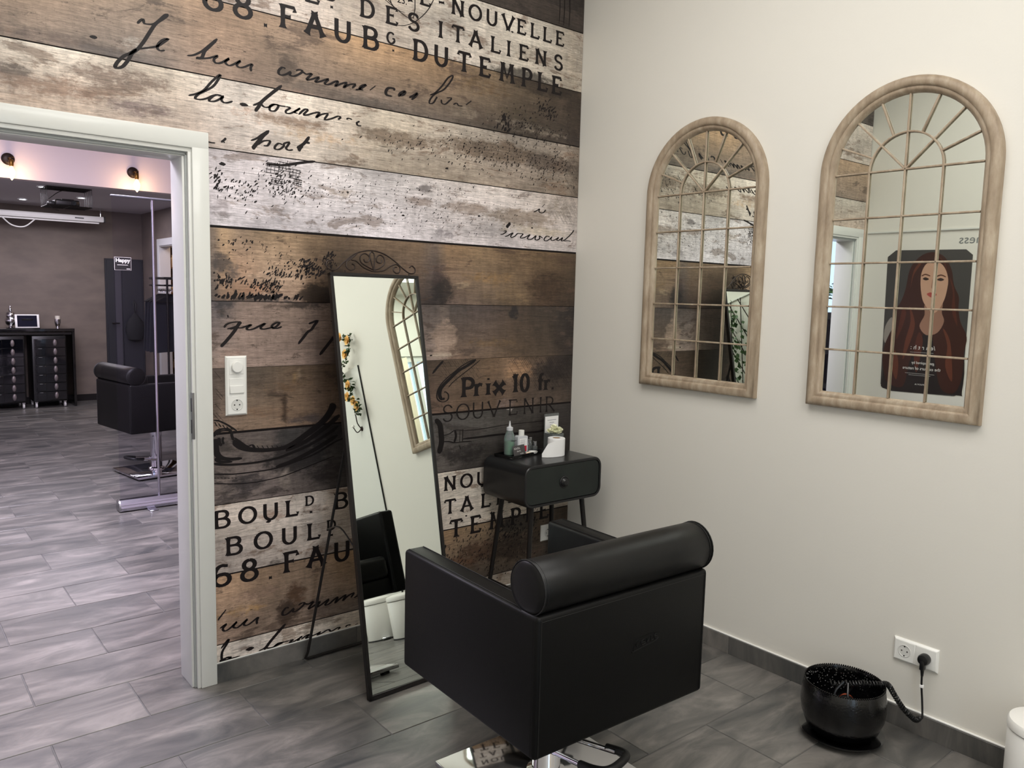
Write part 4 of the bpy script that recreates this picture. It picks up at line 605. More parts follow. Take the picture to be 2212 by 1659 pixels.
# knots
g = G()
for kx, kz, r_ in ((-1.70, 2.17, .012), (-2.19, 2.30, .010), (-.45, 2.70, .006), (-1.45, 2.07, .008), (-1.78, 1.95, .010), (-1.02, 1.83, .006), (-.62, 1.86, .007), (-.30, 1.83, .006), (-1.44, 2.70, .007), (-.87, 1.232, .006), (-1.69, .075 + .0, .0), (-1.62, .60, .008), (-.57, .60, .006), (-1.55, .44, .006), (-.66, .47, .006), (-1.70, .10, .012), (-1.28, 1.90, .005), (-.8, 2.05, .007)):
    if r_: g.raw([(kx + r_ * math.cos(t * PI / 5) * random.uniform(.9, 1.6), PY + .0002, kz + r_ * .6 * math.sin(t * PI / 5) * random.uniform(.8, 1.2)) for t in range(10)], [tuple(range(10))])
g.obj('knot_print', M_ink, wall_back, smooth=False, norm=False)

# ---------------------------------------------------------------- door casing of the opening to the salon
door = structure(empty('door_1', (-1.862, -0.01, 0)))
def dbox(nm, *b, m=M_trim, bev=.0015): return G().box(*b, bev, 2).obj(nm, m, door, (1.862, 0.01, 0), smooth=True)
dbox('casing_side', -1.891, -1.832, -0.016, 0.0, 0, 2.049, bev=.003)
dbox('casing_side', -2.893, -2.834, -0.016, 0.0, 0, 2.049, bev=.003)
dbox('casing_head', -2.893, -1.832, -0.0162, 0.0, 1.99, 2.0495, bev=.003)
dbox('rebate', -1.903, -1.889, -0.008, 0.012, 0, 1.978); dbox('rebate', -2.836, -2.822, -0.008, 0.012, 0, 1.978); dbox('rebate', -2.836, -1.889, -0.0082, 0.012, 1.976, 1.992)
dbox('seal_strip', -1.909, -1.899, 0.006, 0.020, 0, 1.972, m=M_seal); dbox('seal_strip', -2.826, -2.816, 0.006, 0.020, 0, 1.972, m=M_seal); dbox('seal_strip', -2.826, -1.899, 0.006, 0.020, 1.966, 1.978, m=M_seal)
dbox('jamb', -1.917, -1.893, 0.014, 0.146, 0, 1.972); dbox('jamb', -2.832, -2.808, 0.014, 0.146, 0, 1.972); dbox('jamb', -2.832, -1.893, 0.0142, 0.1462, 1.962, 1.99)
dbox('casing_side', -1.893, -1.832, 0.130, 0.146, 0, 2.049); dbox('casing_side', -2.893, -2.834, 0.130, 0.146, 0, 2.049); dbox('casing_head', -2.893, -1.832, 0.130, 0.1462, 1.99, 2.0495)
sp = G().box(-1.9045, -1.9032, -0.007, 0.010, 0.955, 1.125, .002, 2).box(-1.9045, -1.896, -0.0092, -0.0078, 0.955, 1.125).obj('strike_plate', M_steel, door, (1.862, 0.01, 0))
G().box(-1.9050, -1.9040, -0.002, 0.006, 1.055, 1.105).box(-1.9050, -1.9040, -0.002, 0.006, .975, 1.025).obj('latch_hole', M_hole, sp, smooth=False)
# ---------------------------------------------------------------- arched window mirrors
def arch_mirror(yc, zb, label):
    W, H, FW, D = 0.308, 1.160, 0.056, 0.034
    root = empty('arched_mirror', (0, yc, zb), -PI / 2, label, 'mirror', 'arched window mirrors on the white wall')
    zc = H - W; R = W
    path = [(-W, 0, 1, 1), (-W, zc * .5, 1, 0)]
    nA = 36
    for i in range(nA + 1):
        a = PI - PI * i / nA; path.append((R * math.cos(a), zc + R * math.sin(a), -math.cos(a), -math.sin(a)))
    path += [(W, zc * .5, -1, 0), (W, 0, -1, 1)]
    prof = [(0, 0.0), (0, .020), (.003, .027), (.010, .032), (.019, .034), (.028, .0325), (.034, .028), (.036, .024), (.042, .0245), (.048, .021), (.052, .015), (.056, .009), (.056, .003)]
    N, K = len(path), len(prof)
    g = G(); vs_ = [(px + nx * d, -h, pz + nz * d) for px, pz, nx, nz in path for d, h in prof]; fs = []
    for i in range(N):
        j = (i + 1) % N
        for k in range(K - 1): fs.append((i * K + k, i * K + k + 1, j * K + k + 1, j * K + k))
    g.raw(vs_, fs); g.obj('frame', M_greige, root, ang=50)
    ri = R - FW
    poly = [(-ri - .004, FW - .004)] + [((ri + .004) * math.cos(PI - PI * i / 32), zc + (ri + .004) * math.sin(PI - PI * i / 32)) for i in range(33)] + [(ri + .004, FW - .004)]
    g = G(); g.raw([(x, -0.006, z) for x, z in poly] + [(x, -0.002, z) for x, z in poly], [tuple(range(len(poly))), tuple(reversed(range(len(poly), 2 * len(poly))))] + [(i, (i + 1) % len(poly), len(poly) + (i + 1) % len(poly), len(poly) + i) for i in range(len(poly))])
    g.obj('mirror_glass', M_mirror, root, smooth=False)
    yb, y1 = -0.0135, -0.0175
    def bar(a, b, w_=.0066):
        a, b = Vector(a), Vector(b); d = (b - a); L_ = d.length; ang = math.atan2(d.y, d.x)
        mt = Matrix.Translation((a.x, 0, a.y)) @ Matrix.Rotation(-ang, 4, 'Y')
        return G().box(0, L_, -.0150, -.0075, -w_ / 2, w_ / 2, .0016, 1, mt)
    hz = [FW + (zc - FW) * k / 5 for k in range(1, 6)]
    for z in hz: bar((-ri, z), (ri, z)).obj('muntin', M_greige, root)
    for x in (-ri / 2, 0, ri / 2):
        bar((x, FW), (x, zc if x else zc + ri)).obj('muntin', M_greige, root)
    for a in (22.5, 45, 67.5, 112.5, 135, 157.5):
        r1 = 0 if a in (45, 135) else ri / 2
        c_, s_ = math.cos(math.radians(a)), math.sin(math.radians(a))
        bar((r1 * c_, zc + r1 * s_), (ri * c_, zc + ri * s_)).obj('muntin', M_greige, root)
    g = G(); ra, rb = ri / 2 - .0033, ri / 2 + .0033; n = 24; vs_ = []
    for i in range(n + 1):
        a = PI * i / n
        for r_, h in ((ra, -.0075), (ra, -.014), (ra + .0016, -.0156), (rb - .0016, -.0156), (rb, -.014), (rb, -.0075)): vs_.append((r_ * math.cos(a), h, zc + r_ * math.sin(a)))
    g.raw(vs_, [(i * 6 + k, i * 6 + k + 1, (i + 1) * 6 + k + 1, (i + 1) * 6 + k) for i in range(n) for k in range(5)]).obj('inner_arch', M_greige, root)
    return root
arch_mirror(-0.784, 1.111, 'arched greige wooden window mirror reflecting the plank mural, nearer the room corner')
arch_mirror(-1.629, 1.118, 'arched greige wooden window mirror reflecting a door frame and a portrait poster')

# ---------------------------------------------------------------- leaning floor mirror with scrollwork crest
FM = Vector((-1.237, -0.478, 0.004)); AL = math.atan2(0.308, 1.572)
fm = empty('floor_mirror', FM, 0, 'tall narrow black framed mirror leaning on its rod stand before the mural', 'mirror')
MT = Matrix.Rotation(0.022, 4, 'Z') @ Matrix.Rotation(-AL, 4, 'X')
LM, HW = 1.600, 0.200
fr = G()
fr.box(-HW, -HW + .014, 0, .022, 0, LM, .0015, 1, MT).box(HW - .014, HW, 0, .022, 0, LM, .0015, 1, MT).box(-HW, HW, 0, .0221, LM - .012, LM + .001, .0015, 1, MT).box(-HW, HW, 0, .0221, -.001, .016, .0015, 1, MT)
fr.obj('frame', M_blackmetal, fm)
G().box(-HW + .012, HW - .012, .006, .010, .012, LM - .010, 0, 1, MT).obj('mirror_glass', M_mirror, fm, smooth=False)
G().box(-HW + .006, HW - .006, .0105, .016, .006, LM - .006, 0, 1, MT).obj('backing_board', M_blackmetal, fm, smooth=False)
def crest_pts(P): return [MT @ Vector(((x - 125) * .000588 - .2, .010, LM + .003 + (200 + (x - 125) * .044 - y_) * .000588)) for x, y_ in P]
g = G()
for P in ([(155, 125), (125, 128), (112, 155), (132, 180), (180, 185), (250, 130), (330, 80), (440, 57), (540, 75), (620, 120), (690, 178), (740, 212), (780, 212), (792, 185), (770, 162), (748, 172)],
          [(330, 92), (290, 118), (262, 135), (258, 168), (283, 190), (313, 182), (318, 158), (300, 148)],
          [(300, 122), (335, 130), (385, 172), (455, 198), (530, 195), (590, 165), (640, 152), (668, 172), (660, 205), (635, 212), (615, 195), (622, 172), (645, 170)],
          [(462, 195), (445, 130), (440, 85), (458, 66), (475, 85), (472, 130), (462, 195)],
          [(462, 190), (410, 165), (368, 135), (368, 95), (405, 78), (435, 100), (428, 130), (400, 135), (392, 115)],
          [(462, 190), (510, 175), (548, 145), (548, 105), (520, 88), (490, 105), (492, 135), (520, 142), (530, 122)],
          [(250, 132), (285, 112), (345, 80)]):
    g.tube(crest_pts(P), 0.0027, 6, smooth=5)
g.tube([MT @ Vector((-.13, .010, LM)), MT @ Vector((-.13, .010, LM + .012))], .0028, 6).tube([MT @ Vector((.16, .010, LM)), MT @ Vector((.16, .010, LM + .010))], .0028, 6)
g.obj('crest', M_iron, fm)
def wl(p): return Vector(p) - FM
st = G().tube([wl((-1.33, -.205, 1.30)), wl((-1.36, -.16, .95)), wl((-1.478, -.048, .045)), wl((-1.486, -.041, .016)), wl((-1.474, -.038, .0105)), wl((-1.00, -.030, .0105)), wl((-.988, -.033, .016)), wl((-.994, -.040, .045)), wl((-1.11, -.152, .95)), wl((-1.14, -.195, 1.30))], .0058, 8)
st.obj('stand', M_blackmetal, fm)
G().tube([wl((-1.421, -.105, .56)), wl((-1.430, -.23, .60)), wl((-1.433, -.350, .555))], .0032, 6, smooth=4).obj('brace', M_blackmetal, fm)
G().tube([wl((-1.052, -.097, .56)), wl((-1.045, -.22, .60)), wl((-1.041, -.340, .555))], .0032, 6, smooth=4).obj('brace', M_blackmetal, fm)

# ---------------------------------------------------------------- salon armchair on a pump column
def salon_chair(loc, rz, zb, label, logo=True):
    r = empty('salon_chair', loc, rz, label, 'chair', 'black salon armchairs')
    G().box(-.25, .25, -.25, .25, .012, .030, .004, 2).obj('base_plate', M_chrome, r)
    for sx_ in (-1, 1):
        for sy_ in (-1, 1): G().cyl((sx_ * .2, sy_ * .2, 0), (sx_ * .2, sy_ * .2, .013), .022, 14).obj('foot', M_rubber, r)
    G().lathe([(.062, .030), (.060, .042), (.044, .050), (.044, zb - .09), (.047, zb - .085), (.047, zb - .03), (.030, zb - .03)], 32).obj('column', M_chrome, r)
    G().box(-.13, .13, -.13, .13, zb - .032, zb - .002, .005, 2).obj('mount_plate', M_blackmetal, r)
    # foot pump bar: two rods to a rubber covered crossbar
    p = G(); y0, x0 = -.045, .05
    pb = p.tube([(-.012, -.03, .120), (-.010, -.215, .150)], .0085, 10).obj('pump_rod', M_chrome, r)
    G().tube([(.095, -.03, .120), (.112, -.19, .150)], .0085, 10).obj('pump_rod', M_chrome, r)
    G().tube([(-.011, -.165, .142), (-.008, -.215, .152), (.008, -.248, .158), (.040, -.255, .160), (.095, -.240, .158), (.120, -.222, .155), (.122, -.195, .152), (.112, -.150, .145)], .0125, 12, smooth=4).obj('rubber_grip', M_rubber, pb)
    hw, hd, T_, zt = .326, .325, .074, zb + .375
    # arms
    for s_ in (-1, 1):
        a, b = (s_ * hw, s_ * (hw - T_)); a, b = min(a, b), max(a, b)
        o = G().box(a, b, -hd + .004, hd, zb, zt, .012, 3).obj('armrest', M_leather, r)
        sm = G()
        for xx in (a + .012, b - .012): sm.tube([(xx, -hd + .02, zt + .0005), (xx, hd - .012, zt + .0005), (xx, hd + .0003, zt - .012), (xx, hd + .0003, zb + .012)], .0012, 5)
        sm.obj('seam', M_seam, o)
    # back shell
    bk = G().box(-hw + .001, hw - .001, -hd - .002, -hd + .080, zb - .001, zt + .002, .013, 3).obj('backrest_shell', M_leather, r)
    sm = G()
    for s_ in (-1, 1): sm.tube([(s_ * (hw - .014), -hd - .0025, zb + .01), (s_ * (hw - .014), -hd - .0025, zt - .008)], .0012, 5)
    sm.tube([(-hw + .014, -hd - .0015, zt - .012), (hw - .014, -hd - .0015, zt - .012)], .0010, 5)
    sm.obj('seam', M_seam, bk)
    if logo:
        lg = G(); yy = -hd - .0022
        lp = lambda u, v: (.07 + u, yy, zb + .215 + v)
        for P in ([(-.050, -.012), (-.042, .012), (-.018, .020), (.03, .022), (.055, .016)], [(-.056, -.014), (-.02, -.010), (.03, -.004), (.05, .004)], [(-.028, .010), (-.040, .006), (-.036, -.004), (-.024, -.002)], [(-.020, .004), (-.006, .006), (-.010, .012), (-.020, .008), (-.018, -.002), (-.004, -.001)], [(.0, .012), (.004, .0), (.012, .012)], [(.018, .016), (.018, .002), (.028, .003)], [(.034, .010), (.044, .012), (.040, .017), (.032, .012), (.036, .004), (.046, .006)]):
            lg.tube([lp(*a) for a in P], .0018, 5, smooth=3)
        lg.obj('embossed_logo', M_leather, bk)
    # seat
    G().box(-hw + T_, hw - T_, -hd + .078, hd - .012, zb + .002, zb + .075, .012, 2).obj('seat_base', M_leather, r)
    G().box(-hw + T_ + .003, hw - T_ - .003, -hd + .12, hd + .004, zb + .075, zb + .175, .028, 4).obj('seat_cushion', M_leather2, r)
    G().box(-hw + T_ + .003, hw - T_ - .003, -hd + .078, -hd + .175, zb + .10, zb + .435, .030, 4).obj('back_cushion', M_leather2, r)
    # neck roll
    R_ = .0690; L2 = .322; zc, yc = zt + .062, -hd + .050
    mt = Matrix.Translation((.002, yc, zc)) @ Matrix.Rotation(PI / 2, 4, 'Y')
    ro = G().lathe([(0, -L2 - .004), (R_ - .020, -L2 - .003), (R_ - .004, -L2 + .001), (R_, -L2 + .006), (R_ + .001, -L2 * .5), (R_ + .001, L2 * .5), (R_, L2 - .006), (R_ - .004, L2 - .001), (R_ - .020, L2 + .003), (0, L2 + .004)], 40, mtx=mt, cap=False).obj('neck_roll', M_leather2, r, ang=60)
    for s_ in (-1, 1):
        sm = G()
        for d in (.004, .014): sm.tube([mt @ Vector((R_ * 1.008 * math.cos(t * PI / 16), R_ * 1.008 * math.sin(t * PI / 16), s_ * (L2 - d))) for t in range(32)], .0010 if d > .01 else .0018, 5, closed=True)
        sm.obj('piping', M_seam, ro)
    return r
ch1 = salon_chair((-1.238, -1.230, 0), math.radians(-1.9), 0.340, 'black leather salon armchair with neck roll in front of the leaning mirror')
# small clear nozzle and a ring hanging under the seat
o = G().lathe([(.004, -.062), (.0045, -.035), (.006, -.030), (.012, -.012), (.013, 0.0), (.011, .002)], 14).obj('clear_nozzle', M_clear, ch1, (-.165, -.10, .338))
o = G().tube([Vector((.012 * math.cos(t * PI / 7), 0, .012 * math.sin(t * PI / 7))) for t in range(14)], .0016, 6, closed=True).obj('hanging_ring', M_chrome, ch1, (-.125, -.215, .330))

# ---------------------------------------------------------------- bedside style metal drawer table in the corner
nt_ = empty('drawer_table', (-.345, -.182, 0), 0, 'black metal one-drawer side table standing in the corner beside the mural', 'table')
def rrect(x0, x1, z0, z1, r, n=6):
    P = []
    for cx, cz, a0 in ((x1 - r, z1 - r, 0), (x0 + r, z1 - r, 90), (x0 + r, z0 + r, 180), (x1 - r, z0 + r, 270)):
        for i in range(n + 1): a = math.radians(a0 + 90 * i / n); P.append((cx + r * math.cos(a), cz + r * math.sin(a)))
    return P
x0, x1, z0, z1, yf, yb = -.240, .240, .560, .753, -.153, .150
outr, inr = rrect(x0, x1, z0, z1, .046), rrect(x0 + .012, x1 - .012, z0 + .012, z1 - .012, .036)
n = len(outr); g = G()
vs_ = [(x, yf + .004, z) for x, z in outr] + [(x, yf, z) for x, z in rrect(x0 + .003, x1 - .003, z0 + .003, z1 - .003, .044)] + [(x, yf, z) for x, z in inr] + [(x, yb - .004, z) for x, z in inr] + [(x, yb, z) for x, z in outr]
fs = [(a * n + i, a * n + (i + 1) % n, (a + 1) * n + (i + 1) % n, (a + 1) * n + i) for a in (0, 1, 2) for i in range(n)] + [(4 * n + i, 4 * n + (i + 1) % n, (i + 1) % n, i) for i in range(n)] + [tuple(range(4 * n, 5 * n))]
g.raw(vs_, fs).obj('body', M_tabletop, nt_, ang=35)
dr = G().prism(rrect(x0 + .015, x1 - .015, z0 + .015, z1 - .015, .033), .014, Matrix.Translation((0, yf + .004, 0))).obj('drawer', M_drawer, nt_, ang=35)
kb = G().lathe([(.029, 0), (.029, .003), (.026, .005), (.023, .004), (.021, .010), (.014, .018), (0, .021)], 28, mtx=Matrix.Translation((0, yf + .004, .657)) @ Matrix.Rotation(PI / 2, 4, 'X')).obj('knob', M_tabletop, dr, ang=30)
for sx_ in (-1, 1):
    for sy_ in (-1, 1):
        G().cyl((sx_ * .158, sy_ * .105, .561), (sx_ * .212, sy_ * .148, 0.0), .0125, 12, .0095).obj('leg', M_blackmetal, nt_)
for sx_ in (-1, 1):
    G().cyl((sx_ * .1975, -.1365, .15), (sx_ * .1975, .1365, .15), .006, 8).obj('stretcher', M_blackmetal, nt_)
    G().box(sx_ * .158 - .03, sx_ * .158 + .03, -.125, .125, .556, .5605).obj('leg_bracket', M_blackmetal, nt_, smooth=False)
ZT = .7532
# tray
ty = empty('serving_tray', (-.425, -.098, ZT), math.radians(10), 'small black lacquered tray of bottles on the drawer table', 'tray')
G().box(-.115, .115, -.055, .055, 0, .004, .001, 1).obj('tray_floor', M_gloss, ty)
g = G(); g.box(-.115, .115, -.055, -.051, .004, .014).box(-.115, .115, .051, .055, .004, .014).box(-.115, -.111, -.051, .051, .004, .014).box(.111, .115, -.051, .051, .004, .014); g.obj('rim', M_gloss, ty, smooth=False)
M_green = mat('green_liquid', (56, 150, 84), 0.25); M_soft = clear_mat('soft_plastic', (228, 238, 240), 0.3, 0.12, 0.16); M_soft2 = mat('frosted_plastic', (206, 208, 212), 0.3)
b1 = empty('squeeze_bottle', (-.475, -.085, ZT + .0042), 0, 'clear squeeze bottle of green liquid with a pointed nozzle', 'bottle')
G().lathe([(.023, .002), (.0235, .062), (.0235, .064)], 24).obj('liquid', M_green, b1)
G().lathe([(.022, 0), (.0255, .003), (.0262, .075), (.024, .088), (.015, .112), (.0135, .118)], 24, cap=False).obj('body', M_soft, b1)
G().lathe([(.0155, .116), (.0155, .130), (.006, .134), (.005, .140), (.0022, .160), (0, .161)], 20).obj('nozzle', M_soft2, b1)
lm = textmesh('Barbicide', .0085, bold=.0001); link_mesh('print', lm, M_ink, b1, (.004, -.0275, .070), (PI / 2, 0, 0))
b2 = empty('white_capped_bottle', (-.398, -.080, ZT + .0042), math.radians(-8), 'clear flat bottle with white cap and red and white label', 'bottle')
G().prism(rrect(-.028, .028, 0, .083, .006, 3), .028, Matrix.Translation((0, -.014, 0))).obj('body', M_soft2, b2, ang=35)
G().lathe([(.014, .083), (.014, .108), (.012, .110)], 20).obj('cap', M_plastic, b2)
lb = G().box(-.018, .022, -.0152, -.0144, .008, .070).obj('label', M_paper, b2, smooth=False)
G().box(.002, .022, -.0158, -.0153, .008, .036).obj('red_patch', mat('red_print', (178, 32, 56), .5), lb, smooth=False)
g = G()
for k in range(5): g.box(-.014, .016 - .004 * (k % 2), -.0157, -.0153, .042 + k * .0052, .0432 + k * .0052)
g.obj('small_print', mat('grey_print', (120, 120, 130), .6), lb, smooth=False)
def vial(x, y, h, lab):
    v = empty('glass_vial', (x, y, ZT + .0042), 0, lab, 'bottle', 'small glass vials on the tray')
    G().lathe([(.011, 0), (.012, .002), (.012, h * .55), (.006, h * .60)], 16, cap=False).obj('body', M_clear, v)
    G().lathe([(.009, h * .56), (.009, h), (.008, h + .001)], 16).obj('cap', M_chrome, v)
vial(-.352, -.078, .062, 'silver capped glass vial nearest the red labelled bottle')
vial(-.330, -.066, .066, 'silver capped glass vial, tallest of the three on the tray')
vial(-.322, -.094, .050, 'short silver capped glass vial by the loose end of the paper roll')
cdm = Matrix.Rotation(math.radians(-14), 4, 'X')
cd = empty('leaning_card', (-.452, -.139, ZT + .0042), math.radians(12), 'dark grey card with white lettering leaning on the bottles', 'card')
G().box(-.044, .044, 0, .0012, 0, .050, 0, 1, cdm).obj('card_body', mat('grey_card', (72, 70, 70), .5), cd, smooth=False)
M_lt = mat('light_print', (200, 198, 196), .6)
for txt, sz, px_, pz_ in (('SCHÖN,', .012, -.014, .036), ('dass Du', .009, -.004, .023), ('da bist', .009, .016, .010)):
    tm = textmesh(txt, sz, bold=.0002); tm.transform(cdm @ Matrix.Translation((px_, -.0004, pz_)) @ Matrix.Rotation(PI / 2, 4, 'X')); link_mesh('lettering', tm, M_lt, cd)
pebble = G().lathe([(0, 0), (.010, .002), (.013, .006), (.010, .010), (0, .012)], 12).obj('stone', mat('cream_stone', (226, 206, 180), .5), None, (-.395, -.132, ZT + .0042)); tag(pebble, 'small cream pebble lying beside the grey card', 'stone')
dish = G().lathe([(.012, 0), (.020, .003), (.023, .010), (.021, .010), (.012, .004), (0, .003)], 20).obj('small_dish', M_plastic, None, (-.362, -.126, ZT + .0042)); tag(dish, 'small white dish at the front of the tray', 'dish')
# paper roll
tr = empty('paper_roll', (-.280, -.200, ZT), 0, 'white toilet paper roll with its loose end pulled out', 'paper roll')
g = G(); g.lathe([(.019, 0), (.040, 0), (.0415, .002), (.0415, .082), (.040, .084), (.019, .084), (.019, 0)], 36, cap=False); g.obj('roll', M_paper, tr, ang=35)
G().lathe([(.0185, .001), (.0185, .0835)], 24, cap=False).obj('cardboard_core', mat('cardboard', (170, 140, 104), .8), tr)
g = G(); P = [(.0, -.0422), (-.03, -.0415), (-.055, -.037), (-.078, -.027), (-.098, -.009)]; n = len(P)
tops = [.084, .080, .074, .066, .018]
g.raw([(a, b, .001) for a, b in P] + [(a, b, t) for (a, b), t in zip(P, tops)], [(i, i + 1, n + i + 1, n + i) for i in range(n - 1)]).obj('loose_end', M_paper, tr, norm=False)
# vase with roses, and acrylic sign
vz = empty('glass_vase', (-.205, -.100, ZT), 0, 'square glass vase behind the paper roll', 'vase')
g = G(); g.box(-.038, .038, -.030, .030, 0, .004); g.box(-.038, -.0355, -.030, .030, .004, .085).box(.0355, .038, -.030, .030, .004, .085).box(-.0355, .0355, -.030, -.0275, .004, .085).box(-.0355, .0355, .0275, .030, .004, .085); g.obj('body', M_clear, vz, smooth=False)
M_rose = mat('cream_rose', (240, 240, 214), .6)
for i, (dx, dy, dz) in enumerate(((-.022, .0, .102), (.004, .004, .116), (.027, -.004, .104), (.002, -.016, .098))):
    fl_ = empty('rose', (-.205 + dx, -.100 + dy, ZT), i, ('cream rose, leftmost of those in the square vase', 'cream rose standing highest in the square vase', 'cream rose nearest the wall corner in the square vase', 'cream rose drooping over the front of the vase')[i], 'flower', 'cream roses in the square vase')
    g = G()
    for k in range(11):
        a = k * 2.4; rr = .003 + .0013 * k; mt = Matrix.Rotation(a, 4, 'Z') @ Matrix.Translation((rr, 0, dz - .001 * k)) @ Matrix.Rotation(.25 + .08 * k, 4, 'Y')
        g.raw([mt @ Vector(p) for p in ((0, -.009, -.009), (0, .009, -.009), (.002, .013, .008), (.004, 0, .014), (.002, -.013, .008))], [(0, 1, 2, 3, 4)])
    g.obj('petals', M_rose, fl_, norm=False)
    G().cyl((0, 0, .006), (0, 0, dz), .0015, 6).obj('stem', M_leaf, fl_)
sg = empty('acrylic_sign', (-.168, -.038, ZT), 0, 'clear acrylic stand holding a printed white notice', 'sign')
G().box(-.048, .048, -.002, 0, 0, .172).box(-.048, .048, -.022, -.002, 0, .002).obj('holder', M_clear, sg, smooth=False)
G().box(-.044, .044, -.0032, -.0024, .072, .158).obj('paper', M_paper, sg, smooth=False)
g = G()
for k, w_ in enumerate((.058, .030, .024, .006, .030)): g.box(-w_ / 2, w_ / 2, -.0036, -.0033, .138 - k * .0125, .1405 - k * .0125)
g.obj('small_print', mat('grey_print_2', (150, 150, 158), .6), sg, smooth=False)

# ---------------------------------------------------------------- sockets and switches
def socket_insert(parent, x, z, d0):
    ins = G().box(x - .0345, x + .0345, d0 - .0015, d0, z - .0345, z + .0345, .001, 1).obj('socket_insert', M_plastic, parent)
    rim = [(.0215, .0), (.0225, .0015), (.0205, .0015), (.0195, -.0005), (.019, -.010), (0, -.010)]
    # recessed well, opening toward -y
    mt = Matrix.Translation((x, d0 - .0015, z)) @ Matrix.Rotation(PI / 2, 4, 'X')
    G().lathe([(.0222, .0000), (.0222, .0012), (.0205, .0016), (.0195, .0008), (.0190, .0002), (0, .0002)], 28, mtx=mt, cap=False).obj('socket_well', mat_well, parent, ang=30)
    g = G()
    for dx in (-.0095, .0095): g.lathe([(.0026, .0006), (0, .0006)], 10, mtx=mt @ Matrix.Translation((dx, 0, 0)), cap=False)
    for dz in (-.017, .017): g.box(x - .0022, x + .0022, d0 - .0028, d0 - .0020, z + dz - .0022, z + dz + .0022)
    g.obj('pin_holes', M_hole, parent, smooth=False)
mat_well = mat('socket_well_plastic', (214, 214, 210), 0.35)
def plate(root, w, h):
    g = G(); b = .006
    vs_ = [(-w / 2, 0, -h / 2), (w / 2, 0, -h / 2), (w / 2, 0, h / 2), (-w / 2, 0, h / 2)]
    vs_ += [(x * 1, -.004, z) for x, _, z in vs_[:4]] + [(math.copysign(w / 2 - b, x), -.0095, math.copysign(h / 2 - b, z)) for x, _, z in vs_[:4]]
    g.raw(vs_, [(0, 1, 5, 4), (1, 2, 6, 5), (2, 3, 7, 6), (3, 0, 4, 7), (4, 5, 9, 8), (5, 6, 10, 9), (6, 7, 11, 10), (7, 4, 8, 11), (8, 9, 10, 11), (3, 2, 1, 0)]).obj('cover_frame', M_plastic, root, smooth=False)
sw = empty('switch_panel', (-1.7425, -.0032, 1.143), 0, 'white three-gang panel of dimmer, rocker switch and socket by the door', 'switch')
plate(sw, .081, .223)
dm = G().box(-.0275, .0275, -.0112, -.0095, .044, .099, .001, 1).obj('dimmer_insert', M_plastic, sw)
G().lathe([(.0205, 0), (.0205, .011), (.0190, .0125), (0, .0130)], 32, mtx=Matrix.Translation((0, -.0112, .0715)) @ Matrix.Rotation(PI / 2, 4, 'X')).obj('dimmer_knob', M_plastic, dm, ang=30)
G().box(-.0275, .0275, -.0115, -.0095, -.0285, .0285, .001, 1).box(-.0265, .0265, -.0150, -.0112, -.0275, .001, .001, 1).obj('rocker', M_plastic, sw)
socket_insert(sw, 0, -.0715, -.0095)
s1 = empty('wall_socket', (0, -1.794, .283), -PI / 2, 'white double socket with a black plug low on the white wall', 'socket')
plate(s1, .154, .083); socket_insert(s1, -.0365, 0, -.0095)
ins = G().box(.002, .071, -.0112, -.0095, -.0345, .0345, .001, 1).obj('socket_insert', M_plastic, s1)
s2 = empty('wall_socket', (-.112, -.0032, .303), 0, 'white double socket on the mural behind the drawer table legs', 'socket')
plate(s2, .154, .083); socket_insert(s2, -.0365, 0, -.0095); socket_insert(s2, .0365, 0, -.0095)

# ---------------------------------------------------------------- black bowl with hair dryer gear, plug and coiled cord
BX, BY = -.235, -1.660
bw = empty('black_bowl', (BX, BY, 0), 0, 'large glossy black planter bowl on a saucer holding cables by the right wall', 'bowl')
M_glit = mat('black_glitter', (5, 5, 6), 0.14, coat=0.25, bump=0.6, bscale=150, spec=.4)
G().lathe([(0, .001), (.085, .001), (.118, .006), (.136, .022), (.140, .026), (.136, .026), (.112, .014), (.080, .010), (0, .010)], 48, cap=False).obj('saucer', M_gloss, bw, ang=50)
G().lathe([(.068, .010), (.092, .014), (.119, .042), (.136, .088), (.140, .120), (.138, .155), (.1315, .197), (.130, .199), (.128, .197), (.134, .155), (.136, .120), (.114, .048), (.082, .024), (0, .022)], 56, cap=False).obj('bowl_shell', M_glit, bw, ang=60)
g = G()
for k in range(110):
    a = 2 * PI * k / 110; g.lathe([(0, .0035), (.0026, .002), (.0026, -.002), (0, -.0035)], 5, at=(.130 * math.cos(a), .130 * math.sin(a), .1995), cap=False)
for k in range(420):
    a = random.uniform(0, 2 * PI); z = random.uniform(.09, .192); r = .141 if z < .17 else .141 - (z - .17) * .2
    r = .1275 + (.197 - z) * .13 if z > .155 else .1325
    g.lathe([(0, .003), (.0028, 0), (0, -.003)], 4, at=(r * math.cos(a), r * math.sin(a), z), cap=False)
g.obj('sequin_lining', M_glit, bw)['kind'] = 'stuff'
dry = empty('hair_dryer', (BX - .01, BY - .02, .112), math.radians(30), 'dark hair dryer with copper ring lying inside the black bowl', 'hair dryer')
G().lathe([(.026, -.07), (.031, -.05), (.031, .03), (.024, .055), (.020, .075)], 24, mtx=Matrix.Rotation(PI / 2, 4, 'Y')).obj('barrel', M_blackpl, dry)
G().lathe([(.0245, .046), (.026, .048), (.026, .058), (.0225, .060)], 24, mtx=Matrix.Rotation(PI / 2, 4, 'Y')).obj('copper_ring', mat('copper', (190, 90, 60), .3, .8), dry)
G().tube([(-.02, 0, -.02), (-.015, -.03, -.05), (-.01, -.05, -.075)], .013, 10).obj('handle', M_blackpl, dry)
clip = G()
